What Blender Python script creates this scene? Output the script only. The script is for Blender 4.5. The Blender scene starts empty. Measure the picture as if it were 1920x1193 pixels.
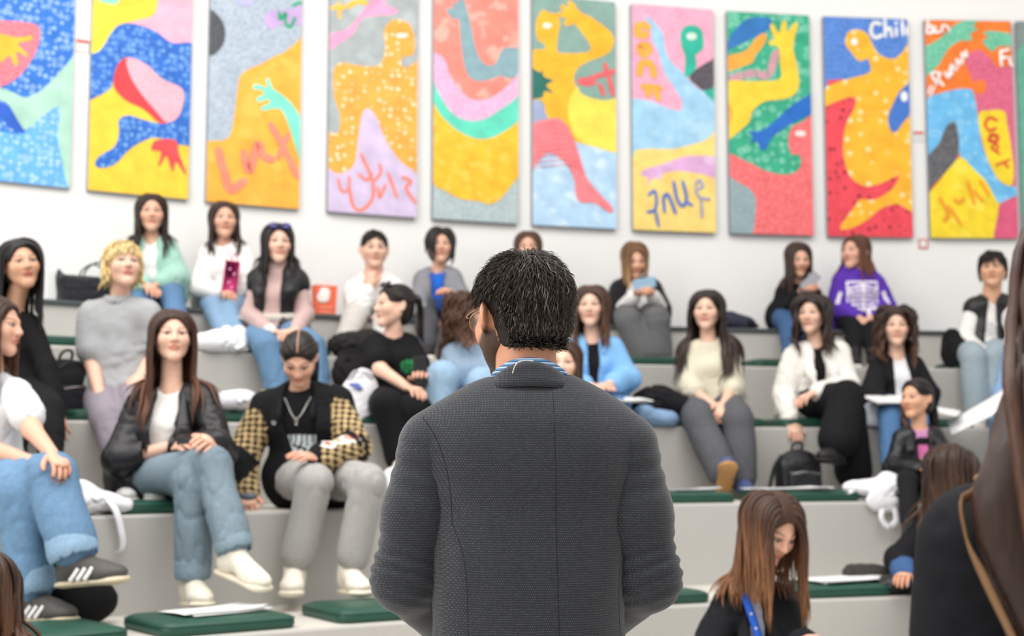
import bpy, math, random
import numpy as np
import openvdb
C = bpy.context.scene.collection
R2 = math.radians
# ------------------------------------------------------------------ camera, light, exposure
SC = bpy.context.scene
cam_d = bpy.data.cameras.new('camera'); cam = bpy.data.objects.new('camera', cam_d); C.objects.link(cam)
TILT = R2(5.44); CAM = np.array([0., 0., 1.39]); F = 2666.7
cam.location = CAM; cam.rotation_euler = (math.pi/2 + TILT, 0, 0)
cam_d.sensor_width = 36; cam_d.lens = 50; cam_d.clip_start = .05
cam_d.dof.use_dof = True; cam_d.dof.focus_distance = 2.62; cam_d.dof.aperture_fstop = 4.2
SC.camera = cam
W = bpy.data.worlds.new('world'); SC.world = W; W.use_nodes = True
W.node_tree.nodes['Background'].inputs[0].default_value = (1.0, .985, .96, 1)
W.node_tree.nodes['Background'].inputs[1].default_value = .62
def area(name, loc, rot, size, power, col=(1, .97, .93)):
    l = bpy.data.lights.new(name, 'AREA'); l.shape = 'RECTANGLE'; l.size, l.size_y = size; l.energy = power; l.color = col
    o = bpy.data.objects.new(name, l); C.objects.link(o); o.location = loc; o.rotation_euler = rot; return o
area('skylight', (-1.0, 3.2, 7.0), (R2(10), 0, 0), (9, 6), 620)
area('window_light', (-6.5, -2.5, 4.5), (R2(62), 0, R2(-58)), (5, 4), 260)
SC.view_settings.view_transform = 'Standard'; SC.view_settings.look = 'None'
SC.view_settings.exposure = .27; SC.view_settings.gamma = 1; SC.view_settings.use_curve_mapping = False
# ------------------------------------------------------------------ geometry of the hall: tiers are arcs about HC
HC = np.array([4.0, -1.5])
RAD = [7.55, 8.42, 9.22, 9.98, 10.72, 11.38]      # front edges of the tiers
TZ = [.335, .735, 1.14, 1.54, 1.935, 2.215]        # their tops
RWALL = 12.0
def ray(x, y):
    cx, cu = (x-960)/F, -(y-596.5)/F
    d = np.array([cx, math.cos(TILT)-cu*math.sin(TILT), math.sin(TILT)+cu*math.cos(TILT)])
    return d/d[1]
def px(x, y, d): return CAM + ray(x, y)*d
def dep(x, r, y=700):                              # depth at which the sight line through column x crosses radius r
    q = ray(x, y)[:2]; o = CAM[:2]-HC
    a = q@q; b = 2*(q@o); c = o@o-r*r
    return (-b+math.sqrt(b*b-4*a*c))/(2*a)
def nrm(v): v = np.asarray(v, float); return v/(np.linalg.norm(v)+1e-12)
# ------------------------------------------------------------------ objects
def setp(o, label=None, cat=None, group=None, kind=None):
    for k, v in (('label', label), ('category', cat), ('group', group), ('kind', kind)):
        if v: o[k] = v
    return o
def empty(name, loc, label, cat, group=None):
    o = bpy.data.objects.new(name, None); C.objects.link(o); o.location = [float(t) for t in loc]; o.empty_display_size = .1
    return setp(o, label, cat, group)
def mesh(name, V, Fc, mat, parent=None, loc=None, col=None, smooth=True, mats=None, mi=None):
    """V (n,3) world coordinates, Fc (m,k) array or list of lists; one linked mesh object"""
    V = np.asarray(V, float)
    base = np.zeros(3)
    p = parent
    while p is not None: base = base+np.array(p.location); p = p.parent
    if loc is not None: base = base+0; 
    me = bpy.data.meshes.new(name)
    origin = np.zeros(3) if loc is None else np.asarray(loc, float)-base
    Vl = V-base-origin
    if isinstance(Fc, np.ndarray):
        n, k = Fc.shape
        me.vertices.add(len(V)); me.vertices.foreach_set('co', Vl.astype(np.float32).ravel())
        me.loops.add(n*k); me.loops.foreach_set('vertex_index', Fc.astype(np.int32).ravel())
        me.polygons.add(n); me.polygons.foreach_set('loop_start', np.arange(n, dtype=np.int32)*k)
        me.update(calc_edges=True)
    else:
        me.from_pydata(Vl.tolist(), [], [list(map(int, f)) for f in Fc]); me.update()
    me.polygons.foreach_set('use_smooth', np.full(len(me.polygons), bool(smooth)))
    for m in (mats or [mat]): me.materials.append(m)
    if mi is not None: me.polygons.foreach_set('material_index', np.asarray(mi, np.int32))
    if col is not None:
        a = me.color_attributes.new('Col', 'FLOAT_COLOR', 'POINT')
        c = np.ones((len(V), 4), np.float32); c[:, :3] = col; a.data.foreach_set('color', c.ravel())
    me.validate()
    o = bpy.data.objects.new(name, me); C.objects.link(o)
    o.location = origin
    if parent is not None: o.parent = parent
    return o
def join(*parts):
    """stack (V,F) pairs (quads / tris mixed allowed as lists)"""
    V, Fo, n = [], [], 0
    for v, f in parts:
        v = np.asarray(v); V.append(v); Fo += (np.asarray(f)+n).tolist() if isinstance(f, np.ndarray) else [[i+n for i in q] for q in f]; n += len(v)
    return np.vstack(V), Fo
# ------------------------------------------------------------------ solid shapes as blended distance fields
def cone(a, b, ra, rb=None, k=.02, w=None, ratio=1., sub=False):
    return dict(t='c', a=np.asarray(a, float), b=np.asarray(b, float), ra=ra, rb=ra if rb is None else rb, k=k, w=None if w is None else nrm(w), ratio=ratio, sub=sub)
def ell(c, rad, R=None, k=.02, sub=False):
    return dict(t='e', c=np.asarray(c, float), r=np.asarray(rad, float), R=np.eye(3) if R is None else R, k=k, sub=sub)
def box(c, half, R=None, rnd=.01, k=.005, sub=False):
    return dict(t='b', c=np.asarray(c, float), h=np.asarray(half, float)-rnd, R=np.eye(3) if R is None else R, rnd=rnd, k=k, sub=sub)
def pdist(p, X):
    if p['t'] == 'c':
        ba = p['b']-p['a']; q = X-p['a']
        t = np.clip((q@ba)/(ba@ba+1e-12), 0, 1)
        q = q-t[..., None]*ba
        if p['w'] is not None: q = q+((q@p['w'])*(1/p['ratio']-1))[..., None]*p['w']
        return np.sqrt((q*q).sum(-1))-(p['ra']+(p['rb']-p['ra'])*t)
    if p['t'] == 'e':
        q = ((X-p['c'])@p['R'])/p['r']; k0 = np.sqrt((q*q).sum(-1)); q = q/p['r']; k1 = np.sqrt((q*q).sum(-1))
        return k0*(k0-1)/(k1+1e-9)
    q = np.abs((X-p['c'])@p['R'])-p['h']
    return np.sqrt((np.maximum(q, 0)**2).sum(-1))+np.minimum(q.max(-1), 0)-p['rnd']
def pbox(p):
    if p['t'] == 'c':
        m = max(p['ra'], p['rb'])*max(1, p['ratio'])
        return np.minimum(p['a'], p['b'])-m, np.maximum(p['a'], p['b'])+m
    if p['t'] == 'e': e = np.sqrt(((p['R']*p['r'])**2).sum(1)); return p['c']-e, p['c']+e
    e = (np.abs(p['R'])@(p['h']+p['rnd'])); return p['c']-e, p['c']+e
def comb(D, d, p):
    k = p['k']
    if p['sub']:
        d = -d; h = np.maximum(k-np.abs(D-d), 0)/k; return np.maximum(D, d)+h*h*k/4
    h = np.maximum(k-np.abs(D-d), 0)/k; return np.minimum(D, d)-h*h*k/4
def field(prims, X):
    D = np.full(X.shape[:-1], 1.)
    for p in prims: D = comb(D, pdist(p, X), p)
    return D
def surf(prims, h, smooth=2):
    bb = [pbox(p) for p in prims if not p['sub']]
    lo = np.min([b[0] for b in bb], 0)-2.5*h; hi = np.max([b[1] for b in bb], 0)+2.5*h
    n = np.ceil((hi-lo)/h).astype(int)+1
    D = np.full(n, .3, np.float32)
    ax = [lo[i]+np.arange(n[i])*h for i in range(3)]
    for p in prims:
        l, u = pbox(p); m = p['k']+2*h+.01
        i0 = np.clip(np.floor((l-m-lo)/h).astype(int), 0, n); i1 = np.clip(np.ceil((u+m-lo)/h).astype(int)+1, 0, n)
        if (i1 <= i0).any(): continue
        s = tuple(slice(i0[i], i1[i]) for i in range(3))
        X = np.stack(np.meshgrid(*[ax[i][s[i]] for i in range(3)], indexing='ij'), -1)
        D[s] = comb(D[s], pdist(p, X).astype(np.float32), p)
    g = openvdb.FloatGrid(.3); g.copyFromArray(D)
    V, Q = g.convertToQuads(isovalue=0.)
    V = np.asarray(V, float)*h+lo; Q = np.asarray(Q, np.int64)[:, ::-1].copy()
    V = relax(V, Q, smooth)
    return V, Q
def relax(V, Q, it, lam=.5):
    k = Q.shape[1]
    for _ in range(it):
        S = np.zeros_like(V); N = np.zeros(len(V))
        for i in range(k):
            a, b = Q[:, i], Q[:, (i+1) % k]
            for c in range(3): S[:, c] += np.bincount(a, V[b, c], len(V))+np.bincount(b, V[a, c], len(V))
            N += np.bincount(a, minlength=len(V))+np.bincount(b, minlength=len(V))
        V = V+lam*(S/np.maximum(N, 1)[:, None]-V)
    return V
def vnorm(V, Q):
    n = np.cross(V[Q[:, 2]]-V[Q[:, 0]], V[Q[:, -1]]-V[Q[:, 1]]); N = np.zeros_like(V)
    for i in range(Q.shape[1]):
        for c in range(3): N[:, c] += np.bincount(Q[:, i], n[:, c], len(V))
    return N/(np.linalg.norm(N, axis=1)[:, None]+1e-12)
def waves(V, seed, freq, n=9, axis=None, stretch=1.):
    r = np.random.RandomState(seed); k = r.normal(size=(n, 3)); k /= np.linalg.norm(k, axis=1)[:, None]
    k *= freq*r.uniform(.5, 1.7, (n, 1)); ph = r.uniform(0, 6.28, n)
    return np.sin(V@k.T+ph).sum(1)/math.sqrt(n)
def crease(V, Q, amp, freq, seed, st=(1, 1, 1.5)):
    """cloth folds: long swells plus narrow ridges"""
    n = vnorm(V, Q); a = waves(V, seed, 22); c = waves(V*np.array(st), seed+3, 62)
    b = np.sin(c*1.1+a*.8+waves(V, seed+9, 38)*.9); r = np.maximum(0, 1-np.abs(b)*1.8)
    m = np.clip(.55+.5*waves(V, seed+5, 14), .1, 1)
    return V+n*(amp*(.55*a+1.1*(r*m-.25)))[:, None]
def tubes(Pth, rad, sides=5, out=None, flat=1.):
    """Pth (N,M,3), rad (N,M); out (N,M,3) optional outward normals; elliptical tubes"""
    N, M, _ = Pth.shape
    T = np.gradient(Pth, axis=1); T /= np.linalg.norm(T, axis=2)[..., None]+1e-9
    if out is None:
        out = np.zeros_like(T); out[..., 1] = -1; out[..., 0] = .3
    A = np.cross(T, out); A /= np.linalg.norm(A, axis=2)[..., None]+1e-9
    B = np.cross(A, T)
    th = np.arange(sides)*2*math.pi/sides
    V = Pth[:, :, None]+rad[:, :, None, None]*(np.cos(th)[:, None]*A[:, :, None]+flat*np.sin(th)[:, None]*B[:, :, None])
    i = np.arange(N)[:, None, None]*M*sides+np.arange(M-1)[None, :, None]*sides
    j = np.arange(sides); j2 = (j+1) % sides
    Q = np.stack([i+j, i+j2, i+sides+j2, i+sides+j], -1).reshape(-1, 4)
    return V.reshape(-1, 3), Q
def bez(pts, n):
    """smooth curve through the points"""
    P = np.asarray(pts, float); m = len(P)
    if m < 3: t = np.linspace(0, 1, n)[:, None]; return P[0]*(1-t)+P[-1]*t
    Q = np.vstack([2*P[0]-P[1], P, 2*P[-1]-P[-2]]); s = np.linspace(0, m-1-1e-9, n); i = s.astype(int); t = (s-i)[:, None]
    a, b, c, d = Q[i], Q[i+1], Q[i+2], Q[i+3]
    return .5*(2*b+(c-a)*t+(2*a-5*b+4*c-d)*t*t+(3*b-a-3*c+d)*t**3)
def bx(c, half, R=None, bev=0.):
    """box with chamfered edges -> V,F lists"""
    R = np.eye(3) if R is None else R
    hx, hy, hz = half; b = min(bev, hx*.9, hy*.9, hz*.9)
    if b <= 0:
        V = np.array([[sx*hx, sy*hy, sz*hz] for sx in (-1, 1) for sy in (-1, 1) for sz in (-1, 1)])
        Fc = [[0, 1, 3, 2], [4, 6, 7, 5], [0, 4, 5, 1], [2, 3, 7, 6], [0, 2, 6, 4], [1, 5, 7, 3]]
    else:
        V, idx = [], {}
        for sx in (-1, 1):
            for sy in (-1, 1):
                for sz in (-1, 1):
                    for a in range(3):
                        h = [hx-b, hy-b, hz-b]; h[a] += b
                        idx[(sx, sy, sz, a)] = len(V); V.append([sx*h[0], sy*h[1], sz*h[2]])
        I = idx; Fc = []
        for s in (-1, 1):
            Fc.append([I[(s, -1, -1, 0)], I[(s, 1, -1, 0)], I[(s, 1, 1, 0)], I[(s, -1, 1, 0)]][::s])
            Fc.append([I[(-1, s, -1, 1)], I[(-1, s, 1, 1)], I[(1, s, 1, 1)], I[(1, s, -1, 1)]][::s])
            Fc.append([I[(-1, -1, s, 2)], I[(1, -1, s, 2)], I[(1, 1, s, 2)], I[(-1, 1, s, 2)]][::s])
            for s2 in (-1, 1):
                Fc.append([I[(s, s2, -1, 0)], I[(s, s2, -1, 1)], I[(s, s2, 1, 1)], I[(s, s2, 1, 0)]][::-s*s2])
                Fc.append([I[(s, -1, s2, 0)], I[(s, 1, s2, 0)], I[(s, 1, s2, 2)], I[(s, -1, s2, 2)]][::-s*s2])
                Fc.append([I[(-1, s, s2, 1)], I[(-1, s, s2, 2)], I[(1, s, s2, 2)], I[(1, s, s2, 1)]][::-s*s2])
                for s3 in (-1, 1): Fc.append([I[(s, s2, s3, 0)], I[(s, s2, s3, 1)], I[(s, s2, s3, 2)]][::s*s2*s3])
        V = np.array(V)
    return V@R.T+np.asarray(c), Fc
def rz(a): c, s = math.cos(a), math.sin(a); return np.array([[c, -s, 0], [s, c, 0], [0, 0, 1.]])
def rx(a): c, s = math.cos(a), math.sin(a); return np.array([[1, 0, 0], [0, c, -s], [0, s, c.real]])
def ry(a): c, s = math.cos(a), math.sin(a); return np.array([[c, 0, s], [0, 1, 0], [-s, 0, c]])
def fold(cx, cy, nx, ny, fn):
    """grid sheet: fn(u,v)->xyz for u,v in 0..1 arrays"""
    u, v = np.meshgrid(np.linspace(0, 1, nx), np.linspace(0, 1, ny), indexing='ij')
    P = fn(u, v).reshape(-1, 3); i = (np.arange(nx-1)[:, None]*ny+np.arange(ny-1)).ravel()
    return P, np.stack([i, i+ny, i+ny+1, i+1], 1)
def lin(h):
    h = h.lstrip('#'); c = np.array([int(h[i:i+2], 16)/255 for i in (0, 2, 4)])
    return np.where(c <= .04045, c/12.92, ((c+.055)/1.055)**2.4)
# ------------------------------------------------------------------ materials
_m = {}
class NT:
    def __init__(s, name):
        s.m = bpy.data.materials.new(name); s.m.use_nodes = True; s.t = s.m.node_tree; s.n = s.t.nodes; s.l = s.t.links; s.b = s.n['Principled BSDF']
    def new(s, t, **kw):
        n = s.n.new(t)
        for k, v in kw.items():
            if isinstance(v, (int, float, str, bool)) and hasattr(n, k): setattr(n, k, v)
        return n
    def link(s, a, b): s.l.new(a, b)
    def math(s, op, a, b=None):
        n = s.n.new('ShaderNodeMath'); n.operation = op
        for i, v in enumerate((a, b)):
            if v is None: continue
            if isinstance(v, (int, float)): n.inputs[i].default_value = v
            else: s.link(v, n.inputs[i])
        return n.outputs[0]
    def mix(s, f, a, b, mode='MIX'):
        n = s.n.new('ShaderNodeMix'); n.data_type = 'RGBA'; n.blend_type = mode
        for i, v in ((0, f), (6, a), (7, b)):
            if isinstance(v, (int, float)): n.inputs[i].default_value = v
            elif isinstance(v, (tuple, list, np.ndarray)): n.inputs[i].default_value = (*[float(q) for q in v[:3]], 1)
            else: s.link(v, n.inputs[i])
        return n.outputs[2]
    def coord(s, scale=None, out='Object'):
        c = s.n.new('ShaderNodeTexCoord').outputs[out]
        if scale is None: return c
        m = s.n.new('ShaderNodeMapping'); m.inputs['Scale'].default_value = scale; s.link(c, m.inputs[0]); return m.outputs[0]
    def noise(s, scale, detail=3, vec=None, rough=.5):
        n = s.n.new('ShaderNodeTexNoise'); n.inputs['Scale'].default_value = scale; n.inputs['Detail'].default_value = detail; n.inputs['Roughness'].default_value = rough
        s.link(vec if vec is not None else s.coord(), n.inputs['Vector']); return n.outputs[0]
    def ramp(s, f, stops):
        n = s.n.new('ShaderNodeValToRGB'); e = n.color_ramp.elements
        while len(e) < len(stops): e.new(.5)
        for q, (p, c) in zip(e, stops): q.position = p; q.color = (*[float(t) for t in c], 1)
        s.link(f, n.inputs[0]); return n.outputs[0]
    def bump(s, h, strength, dist=.002):
        n = s.n.new('ShaderNodeBump'); n.inputs['Strength'].default_value = strength; n.inputs['Distance'].default_value = dist
        s.link(h, n.inputs['Height']); s.link(n.outputs[0], s.b.inputs['Normal'])
    def base(s, c):
        if isinstance(c, (tuple, list, np.ndarray)): s.b.inputs['Base Color'].default_value = (*[float(t) for t in c[:3]], 1)
        else: s.link(c, s.b.inputs['Base Color'])
    def set(s, **kw):
        for k, v in kw.items(): s.b.inputs[k.replace('_', ' ')].default_value = v
        return s
def attr_mat(name, rough=.8, var=.12, nscale=40, bump=.25, bscale=300, dist=.002, spec=.3, sheen=0., sss=0., stretch=(1, 1, 1), coat=0.):
    """cloth / skin / hair: the colour is stored per vertex in 'Col'; grain and relief come from noise"""
    if name in _m: return _m[name]
    t = NT(name); a = t.new('ShaderNodeAttribute'); a.attribute_name = 'Col'
    v = t.coord(stretch)
    g = t.ramp(t.noise(nscale, 4, v), [(.3, (1-var,)*3), (.7, (1+var,)*3)])
    t.base(t.mix(1., a.outputs['Color'], g, 'MULTIPLY'))
    t.bump(t.noise(bscale, 3, v), bump, dist)
    t.set(Roughness=rough); t.b.inputs['Specular IOR Level'].default_value = spec
    if sheen: t.b.inputs['Sheen Weight'].default_value = sheen
    if coat: t.b.inputs['Coat Weight'].default_value = coat
    if sss: t.b.inputs['Subsurface Weight'].default_value = sss; t.b.inputs['Subsurface Radius'].default_value = (.012, .005, .003); t.b.inputs['Subsurface Scale'].default_value = 1.
    _m[name] = t.m; return t.m
def flat_mat(name, col, rough=.6, var=.06, nscale=30, bump=.1, bscale=200, dist=.001, metal=0., spec=.4):
    if name in _m: return _m[name]
    t = NT(name); c = np.asarray(col, float)
    t.base(t.ramp(t.noise(nscale, 3), [(.3, np.clip(c*(1-var), 0, 1)), (.7, np.clip(c*(1+var), 0, 1))]))
    if bump: t.bump(t.noise(bscale, 3), bump, dist)
    t.set(Roughness=rough, Metallic=metal); t.b.inputs['Specular IOR Level'].default_value = spec
    _m[name] = t.m; return t.m
SKIN = attr_mat('skin', .5, .05, 60, .12, 500, .0008, .35, sss=.08)
COTTON = attr_mat('cotton cloth', .85, .05, 25, .25, 700, .0008, .2)
KNIT = attr_mat('knitted cloth', .9, .08, 120, .5, 500, .0015, .15, sheen=.15)
DENIM = attr_mat('denim', .85, .10, 70, .35, 900, .001, .2)
LEATHER = attr_mat('black leather', .36, .15, 30, .35, 160, .0015, .38)
PUFFER = attr_mat('quilted nylon', .45, .1, 20, .2, 90, .003, .4)
SHOE = attr_mat('shoe leather', .55, .06, 40, .2, 300, .0008, .4)
HAIR = attr_mat('hair', .42, .3, 160, .3, 600, .001, .35, stretch=(1, 1, .12))
# ------------------------------------------------------------------ people
_heads = {}
def head_template(male, h=.0042):
    key = (male, h)
    if key in _heads: return _heads[key]
    j = 1.10 if male else 1.
    P = [ell((0, .018, .030), (.0745, .094, .0825), k=.02), ell((0, -.022, -.026), (.0575*j, .066, .076), k=.03)]
    for s in (-1, 1):
        P += [cone((s*(.044 if not male else .053), .002, -.042), (s*.010, -.066, -.094), .018*j, .0125*j, k=.035),
              ell((s*.036, -.058, -.020), (.026, .026, .024), k=.03),
              ell((s*(.082 if male else .077), .018, -.004), ((.007, .020, .031) if male else (.007, .018, .030)), rz(-s*(.62 if male else .4))@rx(-.2), k=.006), ell((s*(.086 if male else .081), .006, -.002), (.006, .010, .018), k=.006, sub=True),
              cone((s*.012, -.082, .024), (s*.044, -.066, .024), .0075 if not male else .0105, .006, k=.018)]
    P += [ell((0, -.064, -.093), ((.018 if not male else .024), .021, .017*j), k=.02)]
    for s in (-1, 1):
        P += [ell((s*.031, -.094, .007), (.0195, .0135, .0120), k=.012, sub=True), ell((s*.031, -.0730, .006), (.0150, .0130, .0125), k=.003)]
    P += [cone((0, -.083, .014), (0, -.104, -.021), .0075, .0105, k=.014)]
    for s in (-1, 1): P += [ell((s*.0115, -.094, -.025), (.0085, .0105, .0075), k=.009)]
    P += [ell((0, -.0875, -.0495), (.0215, .0095, .0062), k=.009), ell((0, -.0855, -.0595), (.0185, .0095, .0068), k=.008), ell((0, -.094, -.0545), (.02, .004, .0014), k=.004, sub=True)]
    V, Q = surf(P, h, 1)
    x, y, z = V.T; ax = np.abs(x)
    g = lambda d, w: np.clip(1-d/w, 0, 1)
    front = y < -.05
    lip = front*np.clip(1.35-np.sqrt((x/.0215)**2+((z+.0545)/.0118)**2)*1.05, 0, 1)*(y < -.072); lip = np.clip(lip*2.2, 0, 1)
    mouth = front*(np.exp(-((z+.0543)/.0018)**2)*(ax < .021))
    brow = front*np.clip(1.3-np.abs(z-(.0285+.004*np.sin((ax-.014)/.034*2.6)))/(.0045 if male else .0030), 0, 1)*(ax > .012)*(ax < .052)
    de = np.sqrt((ax-.031)**2+(z-.006)**2)
    opn = front*(np.sqrt(((ax-.031)/.0150)**2+((z-.006)/.0072)**2))
    white = front*np.clip((1.05-opn)*4, 0, 1)*(front > 0); iris = front*np.clip((.0080-de)/.0015, 0, 1)
    lash = front*np.exp(-((opn-1.15)/.30)**2)*(z > .0020)*(ax > .014)*(ax < .049)
    blush = np.exp(-(((ax-.042)/.018)**2+((z+.022)/.018)**2))*front
    beard = np.clip((-.038-z+.35*np.clip(y+.06, 0, .06))/.012, 0, 1)*(y < .03)*(1-np.clip(lip*1.5, 0, 1)); must = front*np.exp(-(((z+.040)/.006)**2))*(ax < .028)*(y < -.07)
    _heads[key] = V, Q, dict(lip=lip, mouth=mouth, brow=brow, white=white, iris=iris, lash=lash, blush=blush, beard=np.clip(beard+must, 0, 1))
    return _heads[key]
def hand(w, f, n, tside, curl=.6, spread=.012, sc=1., curls=None):
    """finger tubes rooted in the palm: w wrist, f direction, n palm normal, tside side of the thumb"""
    f, n = nrm(f), nrm(n); n = nrm(n-f*(n@f)); s = np.cross(f, n); s = s if s@tside > 0 else -s
    Pth, Rd, O = [], [], []
    for i in range(4):
        ln = np.array([.040, .026, .021])*(.95, 1.05, 1., .8)[i]*sc
        p = w+f*(.083, .087, .084, .076)[i]*sc+s*(.030-.0195*i)*sc
        d = nrm(f+s*(.5-i/3.)*spread*8); pts = [p-f*.03*sc, p]; c = (curls[i] if curls else curl)
        a = 0
        for q in range(3):
            a += c*(.55, .75, .45)[q]; pts.append(pts[-1]+(d*math.cos(a)+n*math.sin(a))*ln[q])
        Pth.append(bez(pts, 9)); Rd.append(np.interp(np.linspace(0, 1, 9), [0, .25, .8, .95, 1], [.0098, .0095, .0078, .006, .002])*sc*(.92 if i == 3 else 1))
    b = w+f*.028*sc+s*.022*sc; d = nrm(f*.75+s*.75+n*.35)
    pts = [b, b+d*.034*sc, b+d*.034*sc+nrm(d+f*.6+n*.3*curl)*.030*sc, b+d*.034*sc+nrm(d+f*.6+n*.3*curl)*.030*sc+nrm(f+n*.6*curl)*.024*sc]
    Pth.append(bez(pts, 9)); Rd.append(np.interp(np.linspace(0, 1, 9), [0, .3, .8, .95, 1], [.015, .0115, .0095, .007, .002])*sc)
    return tubes(np.array(Pth), np.array(Rd), 7, np.broadcast_to(n, (5, 9, 3)))
_shoes = {}
def shoe_template(kind):
    if kind in _shoes: return _shoes[kind]
    up = [ell((0, .030, -.040), (.036, .044, .040), k=.02), cone((0, .010, -.008), (0, -.085, -.045), .038, .036, k=.03), ell((0, -.118, -.054), (.043, .062, .030), k=.03), cone((0, .012, .012), (0, .018, -.03), .041, .038, k=.015), box((0, -.05, -.118), (.2, .3, .04), sub=True, k=.004)]
    if kind == 'flat': up[1] = cone((0, -.01, -.045), (0, -.085, -.052), .036, .036, k=.03); up[3] = cone((0, .02, -.03), (0, .02, -.04), .037, .037, k=.015)
    so = [cone((0, .038, -.076), (0, -.02, -.076), .040, .035, w=(0, 0, 1), ratio=.33, k=.01), cone((0, -.02, -.076), (0, -.128, -.076), .037, .047, w=(0, 0, 1), ratio=.30, k=.02), ell((0, -.15, -.075), (.042, .033, .012), k=.02)]
    la = []
    for i in range(5):
        t = i/4; la.append([(-.02, .006-.055*t-.01, .026-.030*t), (0, .002-.055*t-.01, .034-.032*t), (.02, .006-.055*t-.01, .026-.030*t)])
    lp = np.array([bez(q, 7) for q in la]); lp[..., 2] -= .024; lp[..., 1] -= .018
    st = []
    for s in (-1, 1):
        for i in range(3):
            y = -.018-.026*i; st.append([(s*.046, y+.012, -.066), (s*.0445, y-.002, -.05), (s*.037, y-.014, -.03)])
    sp = np.array([bez(q, 6) for q in st])
    so_v = np.zeros_like(sp); so_v[..., 0] = np.sign(sp[..., 0])
    _shoes[kind] = surf(up, .006, 2), surf(so, .006, 2), tubes(lp, np.full((5, 7), .0036), 5, np.broadcast_to(np.array([0., -.3, 1]), lp.shape)), tubes(sp, np.full((6, 6), .0075), 6, so_v, .45)
    return _shoes[kind]
def add_shoe(root, kind, pos, R, col, sole=(.75, .72, .66), lace=(.8, .78, .72), sc=1.):
    u, so, la, st = shoe_template('flat' if kind == 'flat' else 'sneaker')
    T = lambda v: (v*sc)@R.T+pos
    sh = mesh('shoe', T(u[0]), u[1], SHOE, root, col=np.broadcast_to(col, u[0].shape))
    mesh('sole', T(so[0]), so[1], SHOE, sh, col=np.broadcast_to(sole, so[0].shape))
    if kind != 'flat': mesh('laces', T(la[0]), la[1], COTTON, sh, col=np.broadcast_to(lace, la[0].shape))
    if kind == 'striped':
        nv, nf = len(st[0])//6, len(st[1])//6
        for i in range(6): mesh('stripe', T(st[0][i*nv:(i+1)*nv]), st[1][i*nf:(i+1)*nf]-i*nv, SHOE, sh, col=np.broadcast_to((.8, .8, .8), (nv, 3)))
class Per: pass
def solve(par, spec, L, d0):
    r = ray(spec[0], spec[1])
    if len(spec) > 2 and not isinstance(spec[2], str): return CAM+r*(d0+spec[2])
    o = CAM-par; a = r@r; b = 2*(o@r); c = o@o-L*L; D = b*b-4*a*c
    t = -b/(2*a) if D < 0 else (-b+(math.sqrt(D) if len(spec) > 2 else -math.sqrt(D)))/(2*a)
    p = CAM+r*t; v = p-par; n = np.linalg.norm(v)
    return p if n < L*1.12 else par+v/n*L*1.12
def torso(p, g, bust=None):
    s, f, u = p.side, p.front, p.up; k = p.sc; w = p.sw/.165
    hip, nb = p.hip, p.nb; wa = hip+(nb-hip)*.38; ch = hip+(nb-hip)*.70
    b = p.bust if bust is None else bust
    P = [cone(hip-s*.075*k, hip+s*.075*k, .100*k+g, k=.03, w=f, ratio=.9),
         cone(hip+u*.03, wa, .126*k*p.fat+g, .110*k*p.fat+g, k=.05, w=f, ratio=.76),
         cone(wa, ch, .109*k*p.fat+g, .128*w*p.fat+g, k=.05, w=f, ratio=.72),
         cone(p.sl+s*.022-u*.010, p.sr-s*.022-u*.010, .044*k+g*.8, k=.04),
         cone(ch+u*.01, nb-u*.075, .122*w+g, .088*w+g, k=.04, w=f, ratio=.68)]
    for q in (p.sl, p.sr): P.append(cone(nb+u*.000, nb+(q-nb)*.80+u*.004, .036*k+g*.6, .036*k+g*.7, k=.04))
    if b:
        for q in (-1, 1): P.append(ell(ch-u*.030+s*q*.064*w+f*(.050+.5*g), (.054*w+g,)*3, k=.05))
    return P
def arm(p, i, g, fr=2., wide=0.):
    s, e, w = (p.sl, p.el, p.wl) if i == 0 else (p.sr, p.er, p.wr); k = p.sc
    if fr < 1: return [cone(s, s+(e-s)*fr, .047*k+g, .043*k+g+wide, k=.03)]
    P = [cone(s, e, .046*k+g, .038*k+g, k=.03)]
    if fr > 1: P.append(cone(e, e+(w-e)*(fr-1), .040*k+g, (.040-.012*(fr-1))*k+g+wide, k=.025))
    return P
def leg(p, i, g, fr=2., kn=0., an=0.):
    h, q, a = (p.hl, p.kl, p.al) if i == 0 else (p.hr, p.kr, p.ar); k = p.sc*p.legw
    P = [cone(h, q, .079*k+g*.8, .054*k+g*.8+kn*.7, k=.02)]
    if fr > 1: e = q+(a-q)*(fr-1); P += [cone(q, e, .053*k+g*.8+kn*.7, (.056-.018*(fr-1))*k+g+an, k=.02)]
    return P
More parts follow.
